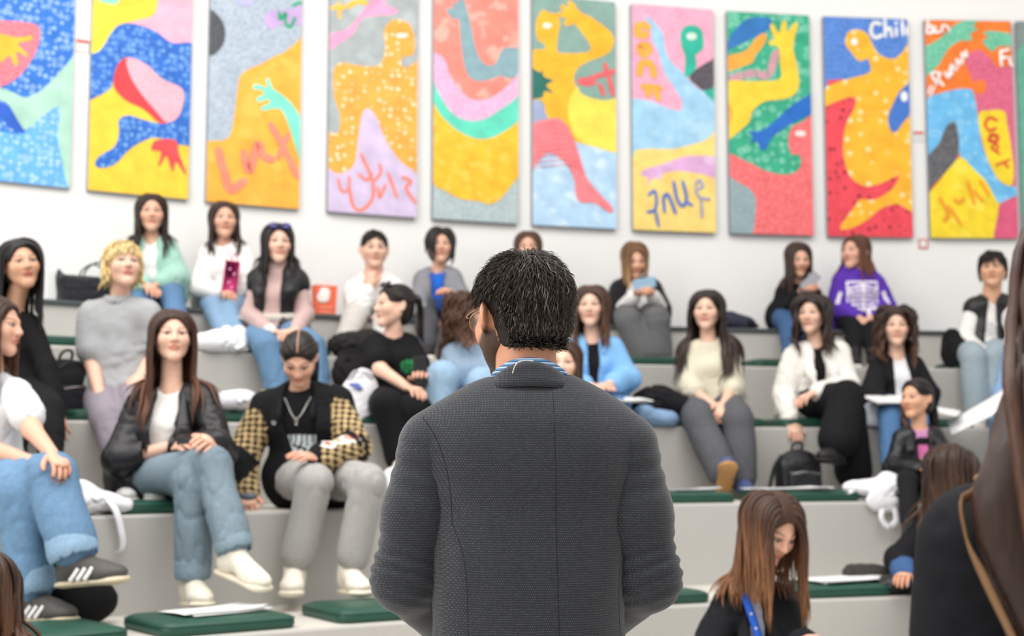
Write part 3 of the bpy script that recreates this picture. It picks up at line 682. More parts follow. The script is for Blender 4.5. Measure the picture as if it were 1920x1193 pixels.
def painting(xl, xr, label, base, shapes, scale, off):
    """shapes: list of (material, points | ('line', points, width)) in pixels of a crop (scale, offset)"""
    A = px(xl, 400, dep(xl, RWALL-.045)); B = px(xr, 400, dep(xr, RWALL-.045)); A[2] = B[2] = PB
    w = np.linalg.norm(B-A); u = (B-A)/w; n = np.array([u[1], -u[0], 0]); ang = math.atan2(u[1], u[0])
    def uv(p):
        r = ray(p[0]/scale+off[0], p[1]/scale+off[1]); t = ((A-CAM)@n)/(r@n); q = CAM+r*t-A; return np.array([q@u, q[2]])
    H = PT-PB; th = .04
    V, Fc, mi, mats = [], [], [], [SIDEM, base]
    v, f = bx((w/2, th/2, H/2), (w/2, th/2, H/2), None, .004); V += v.tolist(); Fc += f
    mi += [1 if all(abs(v[i][1]) < 1e-6 for i in q) else 0 for q in f]
    def poly(P, m, z):
        P = np.clip(P, [.002, .002], [w-.002, H-.002]); Q = [P[0]]
        for q in P[1:]:
            if np.linalg.norm(q-Q[-1]) > .0015: Q.append(q)
        if np.linalg.norm(Q[0]-Q[-1]) < .0015: Q.pop()
        if len(Q) < 3: return
        a = sum(Q[i-1][0]*Q[i][1]-Q[i][0]*Q[i-1][1] for i in range(len(Q)))
        if a < 0: Q = Q[::-1]
        i0 = len(V); V.extend([[q[0], -z, q[1]] for q in Q]); Fc.append(list(range(i0, i0+len(Q)))); mi.append(m)
    for k, (m, s) in enumerate(shapes):
        if m not in mats: mats.append(m)
        j = mats.index(m); z = .0006*(k+1)
        if s and s[0] == 'line':
            c = np.array([uv(p) for p in s[1]]); c = bez(c, 5*len(c)) if len(c) > 2 else bez(c, 5); hw = s[2]/scale/2667*9.6/2
            t = np.gradient(c, axis=0); t /= np.linalg.norm(t, axis=1)[:, None]+1e-9; nn = np.stack([-t[:, 1], t[:, 0]], 1)
            c[0] -= t[0]*hw*.7; c[-1] += t[-1]*hw*.7; wv = hw*np.where((np.arange(len(c)) == 0) | (np.arange(len(c)) == len(c)-1), .6, 1.)[:, None]
            for i in range(len(c)-1): poly(np.array([c[i]-nn[i]*wv[i], c[i+1]-nn[i+1]*wv[i+1], c[i+1]+nn[i+1]*wv[i+1], c[i]+nn[i]*wv[i]]), j, z)
        elif s and s[0] == 'oval':
            c, a, b = s[1:]; poly(np.array([uv((c[0]+a*math.cos(q), c[1]+b*math.sin(q))) for q in np.arange(0, 6.28, .35)]), j, z)
        else:
            P = np.array([uv(p) for p in s]); Pc = np.vstack([P[-1:], P, P[:2]]); sm = bez(Pc, 4*(len(Pc)-1)+1)[4:-4]; poly(sm[:-1], j, z)
    me = bpy.data.meshes.new('painted_canvas'); me.from_pydata(V, [], Fc); me.polygons.foreach_set('material_index', mi)
    for m in mats: me.materials.append(m)
    o = bpy.data.objects.new('painting', me); C.objects.link(o); o.location = A; o.rotation_euler = (0, 0, ang)
    setp(o, label, 'painting', 'painted canvases along the curved wall'); return o
L = lambda pts, w: ('line', pts, w)
O1, S1 = (0, 0), 2.983; O2, S2 = (370, 0), 2.84; O3, S3 = (790, 0), 2.65; O4, S4 = (1170, 0), 2.651; O5, S5 = (1520, 0), 2.485
BL_R = paint('#1f70cf', 'rings', '#a9cdf2', 26)
painting(-62, 130, 'blue ringed canvas with a red patch holding a yellow hand, over the black-haired listener', BL_R, [
 (paint('#63aef0', 'rings', '#b9dcf8', 26), [(-180, 735), (0, 735), (130, 745), (230, 650), (340, 590), (320, 750), (370, 1060), (-180, 1060)]),
 (paint('#1559c4'), [(-100, 560), (0, 570), (60, 600), (110, 690), (140, 745), (60, 720), (0, 660), (-100, 640)]),
 (paint('#a9d3c2'), [(-100, 450), (0, 490), (80, 520), (150, 545), (260, 480), (380, 350), (425, 320), (420, 700), (390, 1040), (365, 1000), (345, 900), (320, 750), (335, 600), (240, 650), (150, 725), (110, 690), (50, 590), (0, 560), (-100, 520)]),
 (paint('#ee4a5c', 'stipple', '#f7aebb', 22), [(-150, 115), (0, 115), (140, 125), (215, 150), (220, 220), (190, 310), (110, 420), (0, 485), (-150, 480)]),
 (paint('#fdb92b'), [(-60, 190), (0, 190), (100, 210), (175, 200), (170, 225), (100, 245), (150, 300), (145, 315), (90, 290), (100, 355), (80, 365), (50, 310), (10, 345), (-60, 330)])], S1, O1)
BL2 = paint('#1c66c6', 'rings', '#7fb4ea', 27)
painting(162, 353, 'yellow canvas with a blue dotted curling body and a red and pink lens shape', paint('#fccb35'), [
 (paint('#8fdcc0'), [(545, -60), (680, -60), (670, 0), (640, 25), (580, 15), (545, -5)]),
 (paint('#f5b0c6'), [(720, 130), (850, 90), (880, 20), (900, -60), (1130, -60), (1100, 290), (960, 240), (860, 170)]),
 (paint('#fad93a'), [(505, 30), (700, 40), (860, 10), (840, 80), (720, 120), (640, 160), (560, 280), (470, 330)]),
 (BL2, [(470, 335), (560, 280), (640, 160), (720, 130), (860, 170), (960, 240), (1110, 285), (1100, 785), (880, 770), (800, 790), (720, 840), (640, 920), (560, 940), (530, 915), (560, 870), (640, 820), (665, 740), (665, 670), (720, 645), (800, 670), (900, 690), (980, 670), (1020, 600), (1020, 500), (920, 450), (820, 370), (740, 325), (680, 335), (640, 440), (600, 510), (460, 550)]),
 (paint('#ea3b42'), [(690, 330), (650, 380), (635, 480), (700, 560), (800, 610), (880, 680), (930, 690), (990, 660), (1015, 600), (1020, 500), (900, 440), (830, 370), (740, 325)]),
 (paint('#f2a3b6', 'stipple', '#f7c3cf', 14), [(705, 335), (740, 325), (830, 370), (900, 440), (1020, 500), (1015, 600), (990, 660), (930, 685), (870, 620), (800, 540), (730, 430)]),
 (paint('#e8464b'), [(870, 785), (980, 785), (1000, 860), (1040, 965), (1030, 970), (985, 905), (970, 950), (958, 950), (930, 870), (895, 925), (885, 920), (900, 850), (850, 840), (845, 830)])], S1, O1)
OR3 = paint('#fdb03a', 'scribble', '#fdc052', 5); SAL = paint('#fb8c72')
painting(385.5, 561, 'grey canvas with an orange hill and a mint arm, salmon script at its foot', paint('#b7c4d2', 'stipple', '#93a3b5', 9), [
 (OR3, [(620, 250), (460, 280), (340, 340), (240, 390), (215, 470), (190, 660), (150, 745), (20, 780), (20, 1100), (600, 1150)]),
 (paint('#54575e', 'stipple', '#2d2f33', 12), [(60, 60), (125, 100), (150, 170), (130, 250), (60, 290)]),
 (paint('#7ee2cb'), [(600, 690), (560, 640), (500, 550), (430, 490), (400, 470), (380, 415), (365, 425), (370, 465), (340, 455), (300, 450), (298, 475), (340, 480), (355, 500), (318, 520), (322, 545), (375, 530), (382, 550), (340, 570), (350, 590), (400, 580), (450, 590), (490, 680), (550, 860), (600, 900)]),
 (paint('#c6a6dc'), [(360, 90), (400, 55), (500, 50), (620, -10), (620, 130), (450, 130), (400, 155), (360, 125)]), (paint('#b9b6ee'), ('oval', (255, 0), 45, 34)),
 (paint('#22a575'), L([(435, 65), (440, 105), (470, 70), (468, 120), (495, 142), (520, 95)], 18)), (paint('#22a575'), L([(510, 30), (540, 15), (560, 25), (575, 10)], 16)),
 (SAL, L([(110, 800), (145, 930), (175, 1010), (250, 965)], 43)), (SAL, L([(245, 815), (275, 910), (320, 770), (350, 830), (395, 850)], 43)), (SAL, L([(390, 665), (450, 770), (530, 940)], 36)), (SAL, L([(480, 720), (430, 840)], 32))], S2, O2)
OD = paint('#f4ac44', 'dots', '#fdebcb', 21); YL = paint('#f9c24a'); SC4 = paint('#fd8a78')
painting(613.5, 781.5, 'orange dotted figure on grey above a lavender ground with salmon script', paint('#a8b1b3', 'scribble', '#bcc7cb', 4), [
 (paint('#eba0c6'), [(680, 190), (800, 150), (900, 30), (960, -40), (1040, -40), (1000, 20), (1065, 50), (1050, 75), (960, 85), (880, 100), (830, 180), (760, 230), (680, 275)]),
 (YL, L([(712, 42), (790, 38)], 26)), (YL, L([(755, 15), (757, 95)], 22)), (YL, L([(800, 35), (850, 10), (900, 15)], 30)),
 (OD, [(1080, 105), (1130, 130), (1155, 200), (1150, 290), (1100, 300), (1085, 340), (1110, 360), (1210, 320), (1200, 470), (1160, 490), (1210, 520), (1210, 980), (1080, 860), (1000, 740), (950, 620), (910, 580), (880, 600), (860, 700), (840, 860), (800, 910), (740, 925), (670, 900), (670, 715), (745, 710), (760, 620), (730, 520), (725, 380), (760, 335), (830, 345), (900, 355), (960, 350), (990, 310), (1000, 230), (990, 180), (1010, 130), (1040, 108)]),
 (paint('#d3c2e2'), [(910, 580), (950, 620), (1000, 740), (1080, 860), (1210, 970), (1210, 1210), (660, 1180), (660, 900), (740, 925), (800, 910), (840, 860), (860, 700), (880, 600)]), (paint('#fdf3ea'), ('oval', (1085, 190), 28, 13)),
 (SC4, L([(750, 955), (765, 1015), (805, 1010), (808, 940)], 16)), (SC4, L([(810, 1010), (830, 1100), (875, 1118), (930, 1060), (930, 960), (870, 820)], 19)), (SC4, L([(860, 930), (900, 960), (930, 925)], 17)), (SC4, L([(970, 875), (975, 920), (945, 960)], 17)), (SC4, L([(960, 1000), (970, 1052), (1000, 985)], 17)), (SC4, L([(1015, 925), (1060, 1050)], 19)), (SC4, L([(1090, 945), (1135, 965), (1110, 1005), (1160, 1080)], 19))], S2, O2)
painting(811, 972, 'canvas of nested bowls in salmon, lilac, mint and yellow with a grey-blue arm', paint('#b9c8cc', 'stipple', '#9fb1b6', 8), [
 (paint('#fb8a7c', 'scribble', '#fbb4a6', 6), [(20, -60), (520, -60), (520, 640), (20, 640)]),
 (paint('#86a9b3'), [(150, 90), (120, 40), (155, 40), (150, -20), (170, 20), (205, -20), (230, 60), (250, 140), (265, 220), (290, 290), (330, 325), (370, 310), (400, 250), (430, 235), (520, 255), (520, 365), (440, 390), (390, 380), (300, 405), (240, 385), (210, 310), (195, 200), (185, 100)]),
 (paint('#e9a5d0', 'stipple', '#f3cbe4', 10), [(20, 250), (110, 290), (140, 370), (190, 440), (240, 490), (320, 495), (400, 450), (520, 350), (520, 480), (400, 540), (320, 590), (230, 600), (150, 560), (90, 470), (20, 360)]),
 (paint('#60d9bd'), [(20, 350), (90, 470), (150, 560), (230, 600), (320, 590), (400, 540), (520, 470), (520, 600), (420, 650), (350, 685), (270, 690), (180, 650), (100, 580), (20, 490)]),
 (paint('#fbbd24', 'scribble', '#fccb4e', 14), [(20, 490), (100, 580), (180, 650), (270, 690), (350, 685), (420, 650), (520, 600), (520, 810), (440, 930), (390, 990), (340, 1015), (280, 1000), (200, 990), (130, 955), (20, 860)])], S3, O3)
RD6 = paint('#e86066')
painting(998.5, 1156.5, 'orange figure with raised arms and a pink bent leg over pale blue', paint('#7fa29a', 'stipple', '#8fb0a6', 10), [
 (paint('#b3d5f3', 'scribble', '#d5e8f8', 7), [(520, 560), (620, 590), (740, 690), (860, 730), (1010, 740), (1010, 1180), (520, 1160)]), (paint('#9aa7c9'), [(530, 480), (600, 520), (640, 610), (530, 640)]),
 (paint('#fdb51f'), [(600, 50), (570, 110), (575, 190), (610, 220), (610, 245), (520, 268), (520, 480), (600, 500), (620, 570), (650, 600), (740, 690), (860, 730), (1010, 745), (1010, 505), (900, 500), (800, 470), (760, 410), (770, 350), (820, 310), (920, 270), (955, 220), (940, 160), (850, 90), (790, 60), (760, 20), (735, 2), (725, 15), (735, 40), (700, 22), (690, 42), (712, 55), (676, 64), (668, 84), (720, 90), (705, 118), (730, 130), (760, 120), (810, 180), (840, 230), (820, 260), (700, 265), (675, 250), (675, 200), (688, 110), (660, 68), (630, 62)]),
 (paint('#fddc52'), [(770, 430), (730, 520), (740, 620), (780, 695), (860, 730), (1010, 745), (1010, 505), (900, 500), (800, 470)]),
 (paint('#0f6a5e'), [(520, 335), (590, 360), (602, 335), (608, 380), (655, 400), (620, 425), (655, 460), (610, 455), (600, 485), (520, 480)]), (paint('#fbf2e4'), ('oval', (625, 128), 23, 14)),
 (RD6, L([(790, 405), (850, 408)], 46)), (RD6, L([(840, 390), (900, 370), (960, 355)], 26)), (RD6, L([(910, 320), (935, 400), (950, 470)], 26)), (RD6, L([(885, 420), (905, 470)], 24)),
 (paint('#f2828a'), [(520, 640), (650, 590), (700, 600), (740, 660), (780, 760), (820, 880), (880, 960), (940, 1020), (950, 1055), (920, 1050), (860, 1010), (790, 1005), (765, 960), (760, 900), (730, 830), (680, 780), (630, 760), (600, 780), (520, 860)])] + [(paint('#d9606b'), L([(570, 640+i*24), (660+i*9, 612+i*26), (745+i*8, 640+i*27)], 4)) for i in range(9)], S3, O3)
OC = paint('#fcae3e'); BB = paint('#3f6fc9')
painting(1186.5, 1342.5, 'pink canvas with a light blue reaching body, green head and orange letters', paint('#f7a1bf', 'stipple', '#f3b9cd', 8), [
 (paint('#9fcdec', 'scribble', '#b4daf2', 6), [(10, 515), (120, 500), (200, 530), (270, 550), (290, 520), (270, 470), (200, 360), (170, 260), (140, 200), (130, 130), (105, 90), (120, 80), (160, 120), (195, 170), (205, 240), (230, 300), (290, 360), (370, 440), (500, 510), (500, 660), (400, 700), (250, 740), (10, 785)]),
 (paint('#fcd679'), [(10, 782), (250, 740), (400, 700), (500, 665), (500, 1200), (10, 1190)]), (paint('#dba9d6', 'scribble', '#e6c4e2', 6), [(80, 870), (110, 840), (180, 820), (260, 790), (340, 775), (500, 790), (500, 890), (380, 865), (280, 850), (200, 860), (180, 895), (150, 885), (110, 920), (120, 885)]),
 (paint('#21b49a'), [(300, 370), (305, 290), (285, 230), (280, 170), (300, 135), (340, 125), (385, 150), (395, 230), (375, 260), (355, 275), (360, 330), (330, 380)]), (paint('#21b49a'), [(395, 450), (480, 400), (480, 510)]),
 (paint('#45424a', 'stipple', '#6a5f6c', 8), [(325, 385), (380, 330), (480, 290), (480, 410), (400, 450), (360, 425)]), (paint('#d8ece2'), ('oval', (335, 182), 26, 19)),
 (OC, L([(120, 135), (80, 125), (65, 150), (75, 175), (112, 172)], 40)), (OC, L([(75, 235), (90, 270), (122, 255), (115, 228), (80, 228)], 38)), (OC, L([(75, 370), (85, 322), (118, 312), (140, 335), (147, 378)], 38)), (OC, L([(92, 430), (178, 440)], 36)), (OC, L([(110, 440), (122, 475)], 34)), (OC, L([(150, 440), (172, 492)], 34)),
 (BB, L([(120, 970), (150, 950), (160, 1000), (150, 1045), (115, 1055)], 15)), (BB, L([(155, 1050), (170, 1125)], 16)), (BB, L([(200, 1055), (195, 985), (215, 968), (235, 1010), (255, 1062)], 17)), (BB, L([(245, 905), (262, 990), (290, 1025), (308, 985), (290, 902)], 17)), (BB, L([(310, 1005), (338, 1022)], 14)), (paint('#8f9fd6'), L([(350, 925), (372, 895), (388, 930), (355, 945), (380, 985), (425, 990)], 12)), (paint('#8f9fd6'), L([(380, 985), (386, 1085)], 12))], S4, O4)
painting(1368, 1525, 'green canvas with a yellow raised forearm and a red bowed head', paint('#2aa883', 'rings', '#8fd4bd', 15), [
 (paint('#2272b8'), [(480, 240), (600, 100), (720, 90), (730, 140), (620, 200), (480, 265)]), (paint('#fba83a'), [(480, 290), (600, 255), (650, 195), (690, 165), (710, 185), (690, 230), (650, 280), (630, 315), (480, 360)]),
 (paint('#cf9aa8'), L([(535, 388), (640, 365), (715, 370), (755, 262)], 44)), (paint('#2aa883'), L([(590, 345), (600, 395)], 7)), (paint('#2aa883'), L([(650, 340), (662, 395)], 7)), (paint('#2aa883'), L([(705, 330), (718, 380)], 7)),
 (paint('#fdcf34'), [(480, 425), (640, 405), (770, 395), (775, 320), (765, 235), (725, 225), (720, 205), (745, 195), (725, 130), (740, 120), (770, 165), (785, 110), (805, 110), (810, 160), (845, 115), (862, 125), (840, 230), (860, 330), (870, 420), (840, 475), (780, 495), (700, 505), (640, 550), (610, 620), (480, 690)]), (paint('#f9ab33'), [(480, 500), (530, 530), (540, 590), (480, 640)]),
 (paint('#0f68c4'), [(980, 450), (840, 520), (740, 610), (680, 650), (620, 655), (640, 680), (630, 710), (660, 705), (680, 745), (705, 740), (730, 690), (790, 640), (860, 600), (980, 540)]),
 (paint('#ee5a60', 'stipple', '#f58f90', 9), [(480, 790), (620, 810), (700, 850), (800, 870), (860, 850), (880, 810), (870, 770), (830, 765), (815, 700), (830, 640), (870, 615), (990, 605), (990, 1210), (480, 1210)]),
 (paint('#8ba3a8', 'stipple', '#9fb4b8', 8), [(480, 895), (590, 920), (640, 960), (655, 1030), (620, 1210), (480, 1210)]), (paint('#fbe6e4'), ('oval', (875, 665), 27, 15))], S4, O4)
WH = paint('#f6f3f2')
painting(1551, 1711.5, 'orange dotted kneeling figure on blue and red with white lettering', paint('#3f77cf', 'stipple', '#6d9ade', 9), [
 (paint('#ec4453', 'dots', '#8f1f2c', 17), [(30, 430), (300, 430), (520, 700), (520, 1150), (30, 1150)]),
 (paint('#fdb623', 'dots', '#fde3a6', 13), [(20, 430), (150, 375), (270, 340), (275, 300), (265, 275), (225, 285), (185, 240), (160, 200), (175, 150), (220, 138), (265, 160), (300, 230), (340, 265), (400, 270), (510, 220), (510, 930), (400, 950), (330, 970), (270, 1020), (200, 1060), (140, 1070), (150, 1035), (200, 970), (230, 930), (300, 930), (380, 880), (410, 820), (340, 850), (260, 870), (200, 840), (165, 780), (150, 680), (165, 580), (205, 500), (205, 460), (170, 455), (20, 505)]),
 (paint('#3f74cb'), [(510, 370), (430, 410), (390, 470), (360, 550), (375, 610), (400, 612), (440, 560), (510, 480)]), (WH, ('oval', (435, 450), 16, 24)), (WH, ('oval', (203, 195), 15, 17)),
 (WH, L([(325, 112), (293, 108), (280, 145), (298, 175), (332, 165)], 19)), (WH, L([(345, 92), (347, 172)], 17)), (WH, L([(347, 145), (368, 132), (378, 172)], 16)), (WH, L([(398, 130), (398, 168)], 16)), (WH, ('oval', (397, 108), 8, 8)), (WH, L([(425, 98), (428, 165)], 16)), (WH, L([(445, 128), (447, 162)], 14))], S5, O5)
OR10 = paint('#f37a1f'); CR = paint('#dd4a24'); SCR = paint('#f39a1a'); MNT = paint('#58bb98', 'stipple', '#8fd0b5', 9)
painting(1743, 1908, 'orange canvas with mint hands, magenta figure and a yellow lettered oval', OR10, [
 (MNT, [(480, 255), (600, 180), (680, 110), (775, 88), (760, 120), (778, 140), (745, 155), (750, 190), (700, 190), (640, 230), (590, 310), (480, 380)]), (MNT, [(980, 170), (860, 145), (805, 150), (825, 175), (800, 190), (815, 215), (850, 240), (880, 215), (980, 218)]),
 (paint('#d9577c', 'stipple', '#e07a98', 9), [(990, 335), (880, 320), (835, 270), (790, 235), (745, 245), (722, 290), (745, 350), (760, 380), (800, 370), (818, 400), (805, 440), (770, 452), (780, 700), (880, 900), (990, 960)]),
 (paint('#67b8ea', 'rings', '#93cff2', 14), [(490, 500), (620, 430), (740, 415), (765, 460), (780, 550), (800, 680), (850, 800), (900, 860), (1000, 880), (1000, 930), (870, 945), (840, 900), (800, 830), (730, 770), (690, 710), (680, 590), (655, 570), (620, 640), (490, 760)]),
 (paint('#4c4c52', 'stipple', '#77777d', 9), [(490, 780), (590, 680), (625, 600), (655, 572), (680, 590), (690, 710), (640, 790), (490, 930)]),
 (paint('#f6d51f', 'scribble', '#fbe24c', 6), [(490, 920), (560, 890), (640, 790), (700, 735), (760, 790), (820, 850), (870, 945), (880, 960), (865, 1140), (490, 1150)]), (paint('#d9577c'), [(890, 945), (1000, 925), (1000, 1140), (860, 1140), (870, 1010)]),
 (paint('#f6d51f'), [(780, 540), (830, 515), (900, 520), (915, 580), (935, 700), (945, 800), (935, 865), (890, 850), (850, 800), (810, 700)]),
 (CR, L([(868, 562), (832, 550), (812, 580), (832, 610), (862, 598)], 17)), (CR, L([(838, 630), (832, 655), (862, 660), (868, 635), (842, 630)], 20)), (CR, L([(838, 690), (880, 720)], 14)), (CR, L([(840, 690), (862, 672), (872, 690), (855, 705)], 12)), (CR, L([(862, 772), (925, 745)], 14)), (CR, L([(900, 758), (920, 782)], 14)),
 (SCR, L([(600, 925), (640, 1000), (620, 1030)], 18)), (SCR, L([(640, 960), (700, 1050)], 16)), (SCR, L([(670, 930), (690, 945), (710, 925)], 16)), (SCR, L([(730, 850), (760, 950)], 16)), (SCR, L([(760, 890), (800, 940)], 15)), (SCR, L([(785, 840), (828, 910)], 15)),
 (WH, L([(545, 85), (538, 155)], 15)), (WH, L([(540, 130), (560, 122), (562, 155), (540, 155)], 13)), (WH, L([(578, 125), (576, 152), (600, 150)], 13)), (WH, L([(608, 150), (612, 122), (632, 125), (645, 148)], 13)),
 (WH, L([(540, 440), (560, 400)], 10)), (WH, L([(555, 450), (575, 405)], 10)), (WH, L([(585, 395), (560, 345), (600, 345), (590, 370), (615, 400)], 15)), (WH, L([(622, 340), (640, 365), (645, 325)], 14)), (WH, L([(655, 350), (650, 305), (675, 330)], 14)), (WH, L([(685, 315), (675, 280), (702, 300)], 13)), (WH, L([(705, 290), (700, 250), (722, 268), (718, 238)], 13)),
 (WH, L([(880, 240), (884, 308)], 17)), (WH, L([(880, 242), (918, 234)], 16)), (WH, L([(882, 275), (908, 270)], 15)), (WH, L([(922, 270), (928, 305), (948, 300), (945, 268)], 14))], S5, O5)
painting(1917, 2078, 'grey-green canvas cut off by the picture edge, next after the orange one', paint('#7d8c88'), [(paint('#5aa890'), [(1900, 100), (2000, 120), (2060, 300), (1900, 400)])], 1., (0, 0))
# ---- safety stickers
STK = flat_mat('white plastic plate', (.8, .79, .78), .5); STR = flat_mat('red print', lin('#d63a3a'), .5)
def sticker(x, y, label, w=.075, h=.075, frame=False):
    c = px(x, y, dep(x, RWALL-.006, y)); a = math.atan2(c[1]-HC[1], c[0]-HC[0]); R = rz(a-math.pi/2)
    rt = empty('safety_sign', c, label, 'sign')
    v, f = bx(c, (w/2, .003, h/2), R, .001); mesh('plate', v, f, STK, rt, smooth=False)
    for (dx, dz, hw, hh) in ([(0, h*.36, w/2, h*.13)] if not frame else [(0, h*.44, w/2, h*.07), (0, -h*.44, w/2, h*.07), (w*.44, 0, w*.07, h/2), (-w*.44, 0, w*.07, h/2)]):
        v, f = bx(c+R@np.array([dx, -.0036, dz]), (hw, .0006, hh), R); mesh('red_band', v, f, STR, rt, smooth=False)
    if not frame:
        v, f = bx(c+R@np.array([0, -.0038, -h*.12]), (w*.3, .0006, h*.04), R); mesh('print_line', v, f, flat_mat('grey print', (.3, .3, .32), .6), rt, smooth=False)
sticker(155, 86, 'small red and white wall sign between the two canvases nearest the handbag')
sticker(1722, 256, 'small red and white wall sign beside the kneeling figure canvas')
sticker(1731, 457, 'small red framed wall sign below the canvases, above the bench', .072, .072, True)
# ------------------------------------------------------------------ the audience
T1_, T2_, T3_ = lin('#dcab93'), lin('#e3b8a2'), lin('#cf9f83')
BLK, DBR, BRN = lin('#151214'), lin('#2a1c17'), lin('#4a3023')
JEAN, JEANL, JEANG = lin('#6484a3'), lin('#7d9ab6'), lin('#72828d')
WHT, CREAM = lin('#e6e4e2'), lin('#d8d3c4')
def new(label, p): return empty('person', p.hip-np.array([0, 0, .13]), label, 'person')
def sw(p, V, fn):
    a, u, f = local(p, V); return fn(a, u, f)

# -- woman in the black leather jacket
def leather_woman():
    p = setup(2, 305, (323, 633), dict(sl=(252, 748), sr=(391, 748), el=(222, 862, -.12), er=(414, 848, -.16), wl=(322, 838), wr=(402, 832, -.36), hl=(352, 829), hr=(384, 824), kl=(398, 872, -.43), kr=(360, 905, -.40), al=(442, 1040, -.55), ar=(362, 1092, -.40)), yaw=6, pitch=4)
    r = new('woman in black leather jacket over white top, crossing light jeans legs and holding a phone', p)
    body(p, r, T2_, hcurl=(.7, .8), hn=((.3, .3, -.6), (-.4, .2, -.5)))
    garment(p, r, 'shirt', WHT, COTTON, .006, 0)
    o, P = garment(p, r, 'leather_jacket', lin('#17161a'), LEATHER, .026, 1.92, open_w=(.055, .050), hem=.16, wr=.014, wf=22, neck=.005, cuff=.010, extra=[cone(p.hl-p.side*.05+p.up*.12, p.hl-p.side*.055-p.up*.05+p.front*.05, .085, .075, k=.04), cone(p.hr+p.side*.03+p.up*.12, p.hr+p.side*.04-p.up*.0, .08, .07, k=.04)])
    f, s, u = p.front, p.side, p.up
    for q in (-1, 1):                               # lapels, zip tape and shoulder studs
        v, c = surf([cone(p.nb+s*q*.062+f*.045+u*.0, p.nb+s*q*.088+f*.145-u*.17, .016, .034, w=nrm(f+s*q*.4), ratio=.28), cone(p.nb+s*q*.088+f*.145-u*.17, p.nb+s*q*.06+f*.165-u*.27, .032, .006, w=nrm(f+s*q*.4), ratio=.28)], .008, 1)
        mesh('lapel', v, c, LEATHER, o, col=np.broadcast_to(lin('#1b1a1e'), v.shape))
        v, c = bx((p.sl if q < 0 else p.sr)+u*.078+f*.03-s*q*.012, (.007, .007, .007), None, .003); mesh('stud', v, c, flat_mat('chrome', (.75, .74, .72), .2, metal=1.), o)
    v, c = tubes(bez([p.nb+s*.07+f*.165-u*.2, p.nb+s*.075+f*.175-u*.36, p.hip+s*.085+f*.15+u*.02], 10)[None], np.full((1, 10), .005), 5); mesh('zipper', v, c, flat_mat('chrome', (.75, .74, .72), .2, metal=1.), o)
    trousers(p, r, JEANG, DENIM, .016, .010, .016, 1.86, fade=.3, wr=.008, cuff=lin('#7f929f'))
    feet(p, r, 'sneaker', lin('#e2dccd'), lin('#d6cdb8'), (38, -12), (12, 4))
    long_hair(p, r, lin('#3a2319'), .54, lin('#5d3a28'), .004, .006, 2.5, coll=P, seed=11, n=90, vol=.005, width=.0105)
    mid = (p.wl+p.hf0*.10+p.wr+p.hf1*.10)/2
    phone('black phone held by the woman in the leather jacket', mid+np.array([0, -.012, .018]), (.9, .2, .15), (0, -.5, .8))
leather_woman()

